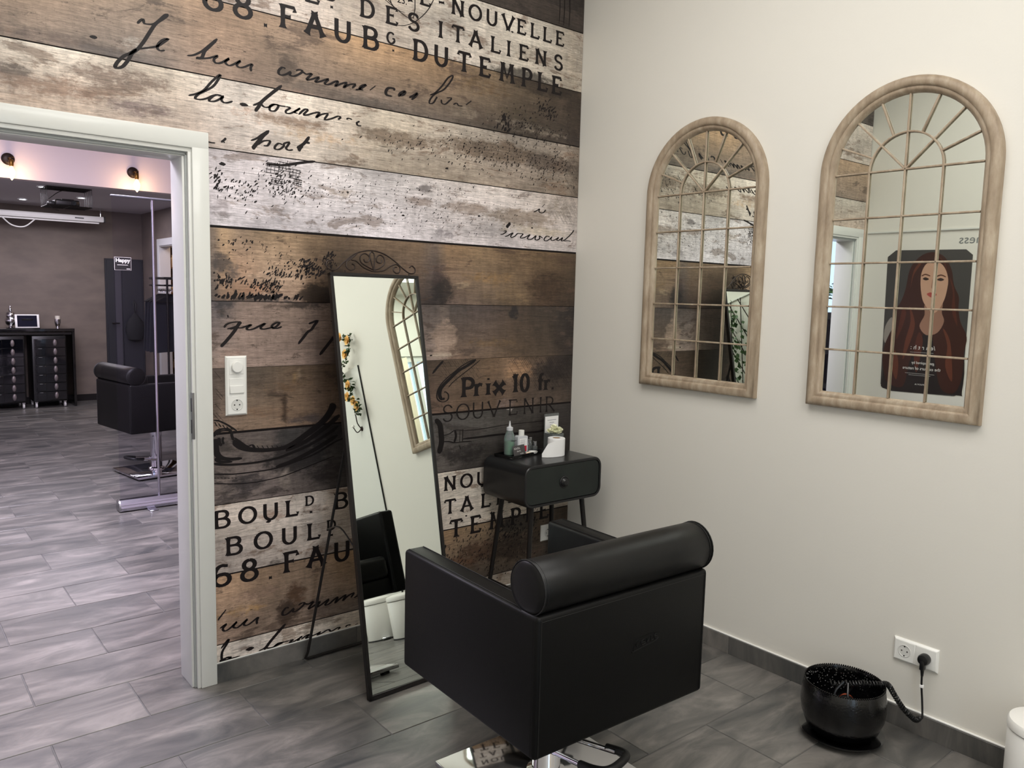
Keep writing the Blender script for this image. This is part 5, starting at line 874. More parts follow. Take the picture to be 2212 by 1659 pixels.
for k in range(4):
    a = k * 1.1; clip.tube([(BX + .02 * math.cos(a), BY + .02 * math.sin(a) - .02, .195 + .004 * k), (BX + .055 * math.cos(a + .3), BY + .05 * math.sin(a + .3) - .02, .165), (BX + .05 * math.cos(a + .8), BY + .05 * math.sin(a + .8) - .02, .12)], .004, 6, smooth=3)
o = clip.obj('hair_claw', M_blackpl); tag(o, 'black claw clip lying on the cables in the bowl', 'hair clip')
pg = empty('mains_plug', (-.0112, -1.8305, .283), -PI / 2, 'black mains plug and coiled cable running from socket to bowl', 'plug')
G().lathe([(.0185, 0), (.0195, .004), (.0195, .020), (.017, .026), (.008, .029), (0, .029)], 28, mtx=Matrix.Rotation(PI / 2, 4, 'X')).obj('plug_body', M_blackpl, pg, ang=40)
G().box(-.008, .008, -.030, -.010, -.036, .0, .004, 2).tube([(0, -.020, -.034), (0, -.018, -.058)], [.0065, .0045], 10).obj('strain_relief', M_blackpl, pg)
inv = lambda p: (-(p[1] + 1.8305), p[0] + .0112, p[2] - .283)
ca = [(-.031, -1.8305, .235), (-.032, -1.833, .19), (-.030, -1.838, .14), (-.032, -1.843, .10), (-.036, -1.845, .080), (-.040, -1.838, .076)]
G().tube([inv(p) for p in ca], .0036, 8, smooth=5).obj('straight_cable', M_cable, pg)
G().box(-.006 + .003, .006 + .003, -.0255, -.0165, -.098, -.088, .001, 1, Matrix.Translation((.0, .0, 0))).obj('cable_tag', M_paper, pg)
hp = [Vector(p) for p in ((-.040, -1.838, .078), (-.045, -1.828, .068), (-.062, -1.812, .086), (-.088, -1.795, .118), (-.118, -1.780, .164), (-.150, -1.770, .205), (-.188, -1.758, .214), (-.215, -1.72, .209), (-.235, -1.68, .198), (-.255, -1.62, .180))]
hp = catmull(hp, 90); g = G(); pts = []; turns = 46
for i, p in enumerate(hp):
    t = (hp[min(i + 1, len(hp) - 1)] - hp[max(i - 1, 0)]).normalized(); a = t.cross(Vector((0, 0, 1))).normalized(); b = t.cross(a)
    f = i / len(hp) * turns * 2 * PI; pts.append(inv(p + (a * math.cos(f) + b * math.sin(f)) * .0072))
g.tube(pts, .0030, 5).obj('coiled_cable', M_cable, pg)

# ---------------------------------------------------------------- white bins
def bin_(x, y, lab):
    b = empty('pedal_bin', (x, y, 0), math.radians(200), lab, 'bin', 'white pedal bins along the wall')
    G().lathe([(.098, .004), (.100, .010), (.101, .230), (.098, .234)], 40).obj('body', M_white, b)
    G().lathe([(.100, .236), (.1035, .240), (.1035, .258), (.098, .266), (.060, .275), (0, .278)], 40).obj('lid', M_white, b)
    G().lathe([(.0965, .232), (.0965, .238)], 40).obj('seam_ring', M_hole, b)
    G().box(-.03, .03, -.135, -.095, .006, .018, .003, 1).obj('pedal', M_chrome, b)
    G().lathe([(.102, 0), (.102, .006), (.100, .008)], 40).obj('base_ring', M_hole, b)
bin_(-.125, -2.235, 'white round pedal bin at the right end of the black skirting')
bin_(-.125, -2.56, 'white round pedal bin seen only in the leaning mirror')

# ---------------------------------------------------------------- things seen in the mirrors
pnl = structure(G().box(-.010, 0.0, -3.30, -2.412, .09, 1.87, .002, 1).obj('door_2', M_trim))
G().box(-.0106, -.0002, -2.4115, -2.407, .09, 1.87).obj('door_gap', M_hole, pnl, smooth=False)
def garland(P, lab):
    gr = empty('rose_garland', P[0], 0, lab, 'garland', 'artificial rose garlands')
    o0 = Vector(P[0]); Q = catmull([Vector(p) - o0 for p in P], 8)
    G().tube(Q, .002, 5).obj('vine', M_leaf, gr)
    lf, ro = G(), G(); rnd = random.Random(len(P))
    for p in Q[::1]:
        for _ in range(3):
            a = rnd.uniform(0, 2 * PI); s_ = rnd.uniform(.022, .042); mt = Matrix.Translation(p + Vector((rnd.uniform(-.02, .005), rnd.uniform(-.02, .02), rnd.uniform(-.02, .02)))) @ Euler((rnd.uniform(-1, 1), rnd.uniform(-1, 1), a)).to_matrix().to_4x4()
            lf.raw([mt @ (Vector(v) * s_) for v in ((0, 0, 0), (.5, .35, .1), (1, 0, 0), (.5, -.35, .1))], [(0, 1, 2, 3)])
    for p in Q[3::6]:
        for k in range(9):
            a = k * 2.4; mt = Matrix.Translation(p + Vector((-.02, 0, 0))) @ Matrix.Rotation(-PI / 2, 4, 'Y') @ Matrix.Rotation(a, 4, 'Z') @ Matrix.Translation((.004 + .002 * k, 0, 0)) @ Matrix.Rotation(.4 + .09 * k, 4, 'Y')
            ro.raw([mt @ Vector(v) for v in ((0, -.011, -.011), (0, .011, -.011), (.004, .018, .011), (.006, 0, .020), (.004, -.018, .011))], [(0, 1, 2, 3, 4)])
    lf.obj('leaves', M_leaf, gr, norm=False)['kind'] = 'stuff'; ro.obj('blossoms', mat('yellow_rose', (240, 196, 120), .6), gr, norm=False)['kind'] = 'stuff'
garland([(-.04, -2.56, 2.12), (-.04, -2.40, 2.06), (-.05, -2.46, 1.95), (-.04, -2.60, 1.86), (-.04, -2.50, 1.76), (-.05, -2.52, 1.66), (-.05, -2.42, 1.60), (-.04, -2.47, 1.53)], 'garland of yellow roses hanging on the white wall, seen in the leaning mirror')
hk = empty('coat_hook', (-.010, -2.51, 1.43), 0, 'dark iron coat hook with white knobs on the white wall', 'hook')
G().lathe([(.018, 0), (.014, .006), (0, .008)], 16, mtx=Matrix.Rotation(-PI / 2, 4, 'Y')).tube([(-.004, 0, 0), (-.03, .005, .04), (-.035, .01, .10)], .004, 6, smooth=4).tube([(-.004, 0, 0), (-.03, -.02, -.02), (-.045, -.035, .02)], .004, 6, smooth=4).obj('iron', M_iron, hk)
G().lathe([(0, 0), (.012, .004), (.014, .012), (.010, .020), (0, .023)], 14, at=(-.035, .01, .10)).obj('knob', M_white, hk)
G().lathe([(0, 0), (.011, .004), (.012, .010), (.008, .018), (0, .020)], 14, at=(-.045, -.035, .02)).obj('knob', M_white, hk)

# poster and writing on the left wall
XP = -2.9495
ps = empty('portrait_poster', (-2.9492, -.480, 1.385), PI / 2, 'dark poster of a long red-haired woman on the white wall, seen in the mirror', 'poster')
# local: x right, z up, front toward -y (faces +x world)
def pv(y_, z): return (y_ + .480, z - 1.385)
def mp(a, b):  # mirrored view measured on the wall
    return PMAP[(a, b)]
PS={'paper':[(0.3006,0.4657),(0.2449,0.5117),(-0.2236,0.5055),(-0.2682,0.4676),(-0.2738,-0.4583),(-0.2261,-0.4865),(0.2237,-0.4965),(0.2842,-0.4538)],'dress':[(0.2317,-0.0764),(0.1118,0.0086),(-0.1024,-0.0288),(-0.2588,-0.1869),(-0.2731,-0.4507),(-0.2255,-0.4789),(0.2243,-0.4885),(0.2749,-0.4037)],'sleeve':[(0.2805,-0.0304),(0.237,0.0356),(0.2169,-0.0596),(0.2583,-0.1504),(0.2845,-0.1276)],'hair':[(-0.002,0.4924),(0.0565,0.4755),(0.1132,0.4227),(0.1417,0.3531),(0.155,0.2435),(0.1821,0.1485),(0.2267,0.0679),(0.2174,-0.0116),(0.2539,-0.1017),(0.2795,-0.1922),(0.279,-0.3061),(0.2367,-0.4327),(0.1228,-0.4536),(0.0897,-0.2748),(0.0381,-0.1449),(-0.0074,-0.0487),(-0.046,-0.0623),(-0.0841,-0.2611),(-0.1354,-0.4424),(-0.2243,-0.4637),(-0.2652,-0.3528),(-0.2658,-0.1864),(-0.2741,-0.0807),(-0.225,0.022),(-0.2064,0.1115),(-0.2032,0.1863),(-0.1653,0.2684),(-0.1432,0.3659),(-0.1009,0.4446),(-0.0545,0.4804)],'neck':[(0.0117,0.1366),(0.0116,0.0591),(0.0403,-0.0198),(-0.0099,-0.0797),(-0.0829,-0.0605),(-0.1206,0.0178),(-0.1012,0.0781),(-0.0951,0.1542)],'face':[(0.0288,0.4106),(0.0544,0.3524),(0.0565,0.2829),(0.0465,0.2133),(0.028,0.1517),(-0.0108,0.0985),(-0.0471,0.0734),(-0.0804,0.1004),(-0.1091,0.1621),(-0.1224,0.2304),(-0.125,0.3059),(-0.1023,0.3739),(-0.067,0.4151),(-0.0187,0.4311)],'browl':[(0.0514,0.3339),(0.0281,0.3445),(-0.0027,0.3336),(-0.0033,0.326),(0.0274,0.3353),(0.0493,0.3262)],'browr':[(-0.0475,0.3288),(-0.076,0.3393),(-0.106,0.3271),(-0.1066,0.3195),(-0.0767,0.3302),(-0.0481,0.3212)],'eyel':[(0.0434,0.3092),(0.0262,0.3199),(0.0012,0.3076),(0.0215,0.2984)],'eyer':[(-0.0525,0.3029),(-0.075,0.3151),(-0.0993,0.3029),(-0.0781,0.2938)],'nose':[(-0.0227,0.306),(-0.0346,0.306),(-0.0447,0.2526),(-0.0306,0.2433),(-0.0182,0.2509)],'lips':[(0.008,0.2045),(-0.012,0.2156),(-0.0286,0.2127),(-0.0448,0.2144),(-0.0578,0.1993),(-0.0341,0.1806),(-0.0114,0.1863)],'h1':[(0.0541,0.4448),(0.109,0.3684),(0.1223,0.2437),(0.1065,0.3373),(0.0662,0.4065)],'h2':[(0.1659,0.1015),(0.1821,0.0058),(0.1961,-0.1226),(0.1561,-0.0249),(0.14,0.0706)],'h3':[(0.1203,0.1184),(0.104,0.0089),(0.1318,-0.1348),(0.1376,-0.2626),(0.0995,-0.1487),(0.072,-0.0055)],'h4':[(-0.1325,0.3209),(-0.1624,0.2158),(-0.165,0.0952),(-0.209,-0.0088),(-0.1839,0.1259),(-0.1671,0.2459)],'h5':[(-0.117,-0.0282),(-0.1557,-0.1483),(-0.1522,-0.2865),(-0.2039,-0.3892),(-0.1917,-0.2374),(-0.1664,-0.1019)],'h6':[(0.0442,-0.0669),(0.0638,-0.2096),(0.0374,-0.3497),(0.0168,-0.222),(0.0102,-0.112)],'h7':[(0.2058,-0.2035),(0.2132,-0.3169),(0.1739,-0.4103),(0.1654,-0.3129),(0.1795,-0.2337)],'h8':[(-0.0183,0.4737),(-0.0806,0.427),(-0.1197,0.3361),(-0.0993,0.4116),(-0.0561,0.4607)],'@earth':(0.0056,-0.1711),'@sub':(0.0104,-0.2058),'@get':(-0.0029,-0.2785),'@the':(0.0046,-0.3184),'@l1':(0.0139,-0.3554),'@prev':(0.008,-0.4307)}
PC = {'paper': ((70, 68, 67), 0), 'dress': ((40, 33, 33), 1), 'sleeve': ((150, 142, 136), 2), 'hair': ((62, 35, 29), 3), 'neck': ((150, 112, 94), 4), 'face': ((196, 156, 132), 5), 'browl': ((92, 56, 42), 6), 'browr': ((92, 56, 42), 6), 'eyel': ((54, 40, 36), 6), 'eyer': ((54, 40, 36), 6), 'nose': ((158, 116, 96), 6), 'lips': ((168, 78, 72), 6)}
for k in range(1, 9): PC['h%d' % k] = ((98, 54, 40) if k % 2 else (84, 44, 34), 4 if k != 8 else 5)
PNM = {'paper': 'paper', 'dress': 'dress_print', 'sleeve': 'sleeve_print', 'hair': 'hair_print', 'neck': 'neck_print', 'face': 'face_print', 'browl': 'brow_print', 'browr': 'brow_print', 'eyel': 'eye_print', 'eyer': 'eye_print', 'nose': 'nose_print', 'lips': 'lips_print'}
for k, P in PS.items():
    if k[0] == '@': continue
    col, d = PC[k]; Q = [Vector((a, b, 0)) for a, b in P]
    if k not in ('paper',): Q = catmull(Q, 4, True)
    yv = -0.0008 - d * .0002
    g = G(); g.raw([(p.x, yv, p.y) for p in Q], [tuple(range(len(Q)))])
    o = g.obj(PNM.get(k, 'curl_print'), mat('print_' + k, col, .35), ps, smooth=False, norm=False)
    me = o.data
    if me.polygons[0].normal.y > 0: me.flip_normals()
M_wprint = mat('white_print', (214, 210, 206), .5)
for k, txt, sz in (('@earth', '/e a r t h :', .042), ('@get', 'get inspired by', .026), ('@the', 'the colours of nature', .030), ('@prev', 'P R E V I A', .014)):
    u, v = PS[k]; link_mesh('lettering', textmesh(txt, sz, bold=.0003), M_wprint, ps, (u, -.0026, v), (PI / 2, 0, 0))
g = G(); 
for u, v, w_ in ((PS['@sub'][0], PS['@sub'][1], .16), (PS['@l1'][0], PS['@l1'][1], .20), (PS['@l1'][0], PS['@l1'][1] - .012, .15)): g.raw([(u - w_ / 2, -.0026, v), (u + w_ / 2, -.0026, v), (u + w_ / 2, -.0026, v + .0016), (u - w_ / 2, -.0026, v + .0016)], [(0, 1, 2, 3)])
g.obj('fine_rule', M_wprint, ps, smooth=False, norm=False)

tm = textmesh('ness', .085, 'LEFT'); o = link_mesh('wall_lettering', tm, mat('grey_letter', (120, 124, 124), .6), None, (-2.9488, -.80, 1.955), (PI / 2, 0, PI / 2)); tag(o, 'grey letters ness on the white wall above the poster', 'lettering')
structure(G().box(-2.95, -2.938, -4.55, -.02, 2.022, 2.032, .001, 1).obj('trim_1', M_trim))

# trellis with ivy on the left wall
tl = empty('trellis', (-2.930, -1.72, 1.62), 0, 'brown lattice with ivy leaves, seen in the arched mirror', 'trellis')
lf = G(); rnd = random.Random(5)
for k in range(9):
    c = -.42 + k * .105
    for s_ in (1, -1):
        G().tube([(0, c - .12, -.40), (0.004 * s_, c + .12 * 1, .40)] if s_ > 0 else [(.006, c + .12, -.40), (.006, c - .12, .40)], .0045, 6).obj('lath', M_iron, tl)
for k in range(420):
    yy, zz = rnd.gauss(0, .24), rnd.gauss(.05, .26)
    if abs(yy) < .5 and abs(zz) < .42:
        s_ = rnd.uniform(.03, .055); mt = Matrix.Translation((.012 + rnd.uniform(0, .03), yy, zz)) @ Euler((rnd.uniform(-.7, .7), 1.57 + rnd.uniform(-.6, .6), rnd.uniform(0, 6.28))).to_matrix().to_4x4()
        lf.raw([mt @ (Vector(v) * s_) for v in ((0, 0, 0), (.45, .4, .08), (1, 0, 0), (.45, -.4, .08))], [(0, 1, 2, 3)])
lf.obj('ivy_leaves', M_leaf, tl, norm=False)['kind'] = 'stuff'
# ---------------------------------------------------------------- the salon beyond the doorway
YF, ZC = 8.640, 2.480; XS = 0.193
structure(G().box(-5.62, XS + .1, YF, YF + .12, 0, ZC).obj('wall_far', M_conc, smooth=False))
structure(G().box(XS, XS + .12, 0.13, 7.02, 0, H1).box(XS, XS + .12, 7.83, YF, 0, ZC).box(XS, XS + .12, 7.02, 7.83, 2.04, ZC).obj('wall_side', M_conc, smooth=False))
structure(G().box(-5.5, XS, 5.87, 6.02, ZC, H1).obj('wall_bulkhead', M_wallfar, smooth=False))
structure(G().box(-5.62, XS + .1, 6.02, YF, ZC, ZC + .08).obj('ceiling_low', M_lowceil, smooth=False))
structure(G().box(-5.62, XS + .1, 0.13, 6.0, H1 + .001, H1 + .1).obj('ceiling_salon', M_wallfar, smooth=False))
structure(G().box(-5.62, -5.5, 0.13, .70, 0, H1).box(-5.62, -5.5, 3.5, YF, 0, H1).box(-5.62, -5.5, .70, 3.5, 0, 1.0).box(-5.62, -5.5, .70, 3.5, 2.5, H1).obj('wall_salon_left', M_wallfar, smooth=False))
structure(G().box(-5.6, -3.07, 0.0, 0.13, 0, H1).obj('wall_salon_near', M_wallfar, smooth=False))
w2 = structure(G().box(-5.58, -5.52, .70, .76, 1.0, 2.5).box(-5.58, -5.52, 3.44, 3.5, 1.0, 2.5).box(-5.58, -5.52, .76, 3.44, 1.0, 1.06).box(-5.58, -5.52, .76, 3.44, 2.44, 2.5).box(-5.58, -5.52, 2.07, 2.13, 1.06, 2.44).obj('window_2', M_trim, smooth=False))
G().box(-5.556, -5.55, .76, 2.07, 1.06, 2.44).box(-5.556, -5.55, 2.13, 3.44, 1.06, 2.44).obj('window_pane', M_glass, w2, smooth=False)
structure(G().box(-5.5, XS - .012, YF - .012, YF, 0, .085, .001, 1).obj('baseboard_far', M_blackmetal))
structure(G().box(XS - .012, XS, .15, 6.96, 0, .085, .001, 1).obj('baseboard_side', M_blackmetal))
# side door casing and the warmly lit room behind it
d3 = structure(empty('door_3', (XS - .008, 7.425, 0)))
for nm, b in (('casing_side', (-.012, .0, -.465, -.385, 0, 2.115)), ('casing_side', (-.012, .0, .385, .465, 0, 2.115)), ('casing_head', (-.0125, .0, -.465, .465, 2.03, 2.116)), ('jamb', (.0, .13, -.405, -.385, 0, 2.035)), ('jamb', (.0, .13, .385, .405, 0, 2.035)), ('jamb', (.0, .1301, -.405, .405, 2.018, 2.04))):
    G().box(*b, .002, 1).obj(nm, M_trim, d3)
M_warmw = mat('store_room_plaster', (150, 128, 110), .7)
structure(G().box(1.85, 1.95, 6.0, YF + .1, 0, 2.7).box(XS + .12, 1.9, YF, YF + .1, 0, 2.7).box(XS + .12, 1.9, 5.9, 6.0, 0, 2.7).obj('wall_store', M_warmw, smooth=False))
structure(G().box(XS + .12, 1.9, 5.9, YF + .1, 2.7, 2.78).obj('ceiling_store', M_warmw, smooth=False))
# dark grey door leaf in the far wall
d4 = structure(empty('door_4', (-.047, YF - .001, 0)))
M_dgrey = mat('anthracite_lacquer', (46, 47, 52), .35); M_lgrey = mat('grey_lacquer', (70, 69, 75), .4)
G().box(-.236, .236, -.035, -.002, 0, 1.870, .003, 1).obj('door_frame', M_dgrey, d4)
G().box(-.215, -.03, -.045, -.0355, .01, 1.85, .003, 1).obj('door_panel', M_dgrey, d4); G().box(-.028, .215, -.045, -.0355, .01, 1.85, .003, 1).obj('door_panel', M_dgrey, d4)
G().box(-.120, -.045, -.050, -.0455, .01, 1.80, .002, 1).obj('light_stile', M_lgrey, d4)
G().cyl((-.150, -.046, 1.02), (-.150, -.085, 1.02), .009, 10).box(-.18, -.085, -.092, -.080, 1.012, 1.028, .003, 1).obj('door_handle', M_blackmetal, d4)
bag = empty('hanging_bag', (.055, YF - .10, 1.13), 0, 'black cloth bag hanging on the dark far door', 'bag')
G().lathe([(0, -.36), (.09, -.33), (.125, -.22), (.11, -.10), (.05, -.02), (.02, .02), (0, .03)], 18, mtx=Matrix.Scale(.42, 4, (0, 1, 0))).obj('bag_body', mat('black_cloth', (20, 21, 23), .8), bag)
G().tube([(0, 0, .02), (.015, 0, .12), (0, .03, .20), (-.015, 0, .12), (0, 0, .02)], .006, 6, smooth=4).obj('strap', M_rubber, bag)

# wall lamps on the bulkhead
M_brass = mat('aged_brass', (122, 92, 46), .3, .9); M_bulb = mat('lit_bulb', (255, 226, 180), .3, emit=(255, 208, 150), estr=14.0)
def lamp(x, lab):
    l = empty('wall_lamp', (x, 5.868, 2.652), 0, lab, 'lamp', 'brass bulb holders on the white bulkhead')
    G().lathe([(.052, 0), (.055, .006), (.050, .014), (.030, .022), (0, .024)], 28, mtx=Matrix.Rotation(PI / 2, 4, 'X')).obj('backplate', M_iron, l)
    G().tube([(0, -.018, 0), (.006, -.055, .004), (.012, -.085, -.012)], .008, 8, smooth=4).tube([(.0, -.085, .006), (.035, -.085, .010)], .003, 6).lathe([(.013, .0), (.020, -.014), (.020, -.050), (.017, -.062), (0, -.062)], 18, at=(.014, -.088, -.010)).obj('socket', M_brass, l)
    G().lathe([(.010, -.066), (.016, -.080), (.0285, -.108), (.030, -.125), (.024, -.150), (.010, -.178), (.003, -.188), (0, -.189)], 22, at=(.014, -.088, -.010)).obj('bulb', M_bulb, l)
    p = bpy.data.lights.new('bulb_light', 'POINT'); p.energy = 2.6; p.color = (1.0, .62, .34); p.shadow_soft_size = .03
    po = bpy.data.objects.new('bulb_light', p); C.objects.link(po); po.location = (x + .014, 5.868 - .150, 2.50)
lamp(-1.676, 'brass wall lamp with lit candle bulb, left one on the bulkhead')
lamp(-.600, 'brass wall lamp with lit candle bulb above the roll-up screen')
p = bpy.data.lights.new('store_light', 'POINT'); p.energy = 30; p.color = (1.0, .72, .45); p.shadow_soft_size = .1
po = bpy.data.objects.new('store_light', p); C.objects.link(po); po.location = (1.0, 7.6, 2.4)

# spotlights in the low ceiling
M_led = mat('lit_spot', (250, 250, 255), .4, emit=(245, 248, 255), estr=9.0)
for x, y, lab in ((-1.327, 6.34, 'round ceiling spotlight beside the projector cage, left of it'), (-1.284, 7.88, 'round ceiling spotlight nearest the projection screen case'), (-.825, 7.12, 'round ceiling spotlight seen through the projector cage')):
    s_ = empty('ceiling_spotlight', (x, y, ZC), 0, lab, 'light', 'round spotlights in the grey ceiling')
    G().lathe([(.050, -.001), (.050, -.006), (.040, -.008), (.038, -.004)], 24, cap=False).obj('ring', M_trim, s_); G().lathe([(.038, -.004), (0, -.004)], 20, cap=False).obj('lens', M_led, s_)
area('low_ceiling_light', (-1.0, 7.3, 2.46), (0, 0, 0), 1.6, 1.0, 34, (.95, .90, 1.0))

# projector in a wire cage
pc = empty('projector_cage', (-1.125, 6.30, ZC), 0, 'black wire cage hanging from the grey ceiling around a projector', 'cage')
xa, xb, za, zb_ = -.200, .200, -.010, -.190
for yy in (-.16, -.08, 0, .08, .16): G().tube([(xa, yy, za), (xb, yy, za), (xb, yy, zb_), (xa, yy, zb_)], .0055, 6, closed=True).obj('wire_hoop', M_blackmetal, pc)
for x, z in ((xa, za), (xb, za), (xa, zb_), (xb, zb_), (0, zb_)): G().cyl((x, -.16, z), (x, .16, z), .004, 6).obj('wire_rail', M_blackmetal, pc)
for x in (xa, xb): G().cyl((x * .6, 0, za), (x * .6, 0, -.0005), .008, 8).obj('hanger', M_blackmetal, pc)
G().tube([(-.16, 0, -.12), (-.08, -.02, -.05), (.0, 0, -.012)], .004, 6, smooth=4).tube([(-.2, -.16, -.17), (-.16, -.17, -.22), (-.10, -.16, -.24)], .004, 6, smooth=4).obj('cable', M_cable, pc)
pr = empty('projector', (-1.125, 6.30, ZC - .185), 0, 'small black projector resting inside the wire cage', 'projector')
G().box(-.12, .10, -.11, .11, .0, .062, .015, 3).box(-.17, -.10, -.06, .06, .0, .045, .012, 2).obj('housing', M_blackpl, pr); G().cyl((.04, -.111, .032), (.04, -.128, .032), .022, 20).obj('lens', M_gloss, pr)
G().box(-.05, .06, -.05, .05, .062, .074, .004, 1).obj('mount', M_blackmetal, pr)

# projection screen case
sc_ = empty('projection_screen', (-1.9, 8.30, 2.305), 0, 'long white roller projection screen case hung below the grey ceiling', 'screen')
G().box(-1.5, 1.55, -.045, .045, 0, .070, .010, 2).obj('case', M_white, sc_); G().box(1.55, 1.565, -.05, .05, -.003, .073, .004, 1).obj('end_cap', M_blackpl, sc_)
G().box(-1.45, 1.50, -.012, .012, -.022, -.002, .004, 1).obj('bottom_bar', M_white, sc_)
G().box(1.22, 1.32, -.0462, -.0452, .028, .042).obj('brand_mark', M_blackpl, sc_, smooth=False)
G().cyl((1.52, 0, .07), (1.52, 0, .174), .006, 8).cyl((-1.4, 0, .07), (-1.4, 0, .174), .006, 8).obj('hanger', M_chrome, sc_)
G().tube([(.45, -.01, -.01), (.55, -.01, -.10), (.68, -.01, -.11), (.80, -.01, -.01)], .008, 6, smooth=6).obj('pull_cord', M_white, sc_)

# drawer trolleys under a console table, and things on it
co = empty('console_table', (-1.62, 8.38, 0), 0, 'black console table over two drawer trolleys against the concrete wall', 'table')
G().box(-.90, .875, -.225, .225, .935, .972, .003, 1).obj('top', M_gloss, co)
for x in (-.90, .845): G().box(x, x + .03, -.22, .22, 0, .935, .003, 1).obj('side_panel', M_gloss, co)
G().box(-.86, .84, -.222, -.205, .895, .925, .003, 1).obj('front_rail', M_blackmetal, co)
M_smoke = mat('smoked_plastic', (8, 9, 14), .08, coat=.8); M_hand = mat('satin_grip', (120, 112, 112), .3, .3)
tro = empty('drawer_trolley', (-1.03, 8.34, 0), 0, 'glossy black drawer trolley on castors, right one under the console', 'trolley', 'black drawer trolleys')
G().box(-.185, .185, -.19, .19, .075, .885, .012, 2).obj('carcass', M_blackpl, tro)
for k in range(7):
    z = .10 + k * .108
    dr = G().prism([(-.165, z), (.165, z), (.165, z + .100), (-.165, z + .100)], .03, Matrix.Translation((0, -.222, 0))).obj('drawer', M_smoke, tro)
    G().lathe([(0, -.045), (.016, -.030), (.022, 0), (.016, .030), (0, .045)], 14, at=(.055, -.226, z + .052), mtx=Matrix.Scale(.6, 4, (0, 1, 0))).obj('drawer_grip', M_hand, dr)
    G().box(-.15, -.05, -.229, -.2225, z + .006, z + .094, .003, 1).obj('front_panel', M_smoke, dr)
for sx_ in (-1, 1):
    for sy_ in (-1, 1):
        cs = G().lathe([(.012, -.012), (.030, -.010), (.030, .010), (.012, .012)], 18, at=(sx_ * .155, sy_ * .15, .030), mtx=Matrix.Rotation(PI / 2, 4, 'Y')).obj('castor', M_white, tro)
        G().box(sx_ * .155 - .018, sx_ * .155 + .018, sy_ * .15 - .02, sy_ * .15 + .02, .058, .078, .003, 1).cyl((sx_ * .155, sy_ * .15, .028), (sx_ * .155, sy_ * .15, .06), .006, 8).obj('castor_fork', M_chrome, cs)
t2 = copy_tree(tro); t2.location = (-1.475, 8.34, 0); t2['label'] = 'glossy black drawer trolley on castors at the left edge of the doorway view'
ZK = .9725
tb = empty('tablet', (-1.235, 8.26, ZK), 0, 'white framed tablet standing upright on the black console', 'tablet')
tmx = Matrix.Rotation(math.radians(-10), 4, 'X')
G().box(-.128, .128, -.004, .004, .004, .170, .0035, 2, tmx).obj('housing', M_white, tb); G().box(-.104, .104, -.0052, -.0042, .018, .156, 0, 1, tmx).obj('display', mat('dark_display', (14, 18, 34), .08), tb, smooth=False)
G().box(-.13, .13, -.03, .05, 0, .006, .002, 1).box(-.06, .06, .030, .036, .005, .11, .002, 1, Matrix.Rotation(math.radians(12), 4, 'X')).obj('stand', M_blackpl, tb)
ur = empty('silver_urn', (-1.400, 8.33, ZK), 0, 'ornate silver lidded urn behind the tablet', 'urn')
G().lathe([(.050, 0), (.052, .006), (.030, .014), (.026, .030), (.050, .050), (.062, .085), (.060, .110), (.045, .130), (.048, .140), (.052, .165), (.046, .175)], 32).obj('vessel', M_chrome, ur)
G().lathe([(.047, .175), (.044, .188), (.022, .200), (.012, .212), (.018, .224), (.009, .238), (.012, .250), (.004, .268), (0, .272)], 28).obj('lid', M_chrome, ur)
gb = empty('silver_goblet', (-.905, 8.30, ZK), 0, 'silver beaker holding a cream candle at the end of the console', 'goblet')
G().lathe([(.022, 0), (.020, .010), (.028, .035), (.036, .070), (.036, .110), (.033, .110), (.033, .080), (0, .078)], 28, cap=False).obj('beaker', M_chrome, gb); G().lathe([(.026, .079), (.028, .150), (0, .152)], 24, cap=False).obj('candle', mat('cream_wax', (216, 210, 196), .5), gb)

# second salon chair
ch2 = salon_chair((-.995, 3.825, 0), math.radians(-81.5), .388, 'black leather salon armchair on chrome base in the next room', logo=False)
ch2['label'] = 'black leather salon armchair on glossy base seen through the doorway'

# clear roll-up protection screen
ru = empty('roll_up_screen', (-1.12, 2.735, 0), 0, 'clear roll-up protection screen with aluminium foot and centre pole', 'screen')
for sx_ in (-1,):
    pass
mt = Matrix.Rotation(PI / 2, 4, 'Y')
g = G(); P = [(-.042, .0), (-.046, .020), (-.040, .050), (-.020, .070), (.010, .074), (.036, .060), (.046, .030), (.042, .0)]
b_ = bmesh.new(); 
g.raw([(-.41, a, z + .008) for a, z in P] + [(.41, a, z + .008) for a, z in P], [(i, (i + 1) % 8, 8 + (i + 1) % 8, 8 + i) for i in range(8)] + [tuple(range(8)), tuple(reversed(range(8, 16)))])
base = g.obj('foot_case', M_alu, ru, smooth=False); b_.free()
for x in (-.41, .41): 
    g = G(); s_ = -1 if x < 0 else 1; g.raw([(x, a * 1.06, z * 1.04 + .006) for a, z in P] + [(x + s_ * .010, a * 1.0, z * 1.0 + .008) for a, z in P], [(i, (i + 1) % 8, 8 + (i + 1) % 8, 8 + i) for i in range(8)] + [tuple(range(8)), tuple(reversed(range(8, 16)))]).obj('end_cap', M_steel, ru)
G().box(-.405, .405, -.0475, -.0445, .022, .026).box(-.405, .405, -.0475, -.0440, .044, .047).obj('groove', M_steel, base, smooth=False)
for x in (-.22, .22): G().box(x - .028, x + .028, -.115, .10, 0, .007, .003, 1).obj('swing_foot', M_alu, ru)
G().cyl((-.150, .022, .06), (-.150, .022, 2.085), .0085, 14).obj('pole', M_chrome, ru)
G().box(-.41, .41, -.010, .012, 2.080, 2.092, .003, 1).obj('top_rail', M_rail, ru)
G().box(-.405, .405, -.0012, 0.0, .082, 2.080).obj('sheet', M_sheet, ru, smooth=False)
hs = empty('happy_sign', (-1.4675, 2.7325, 1.651), 0, 'small black sign reading Happy stuck on the clear screen', 'sign')
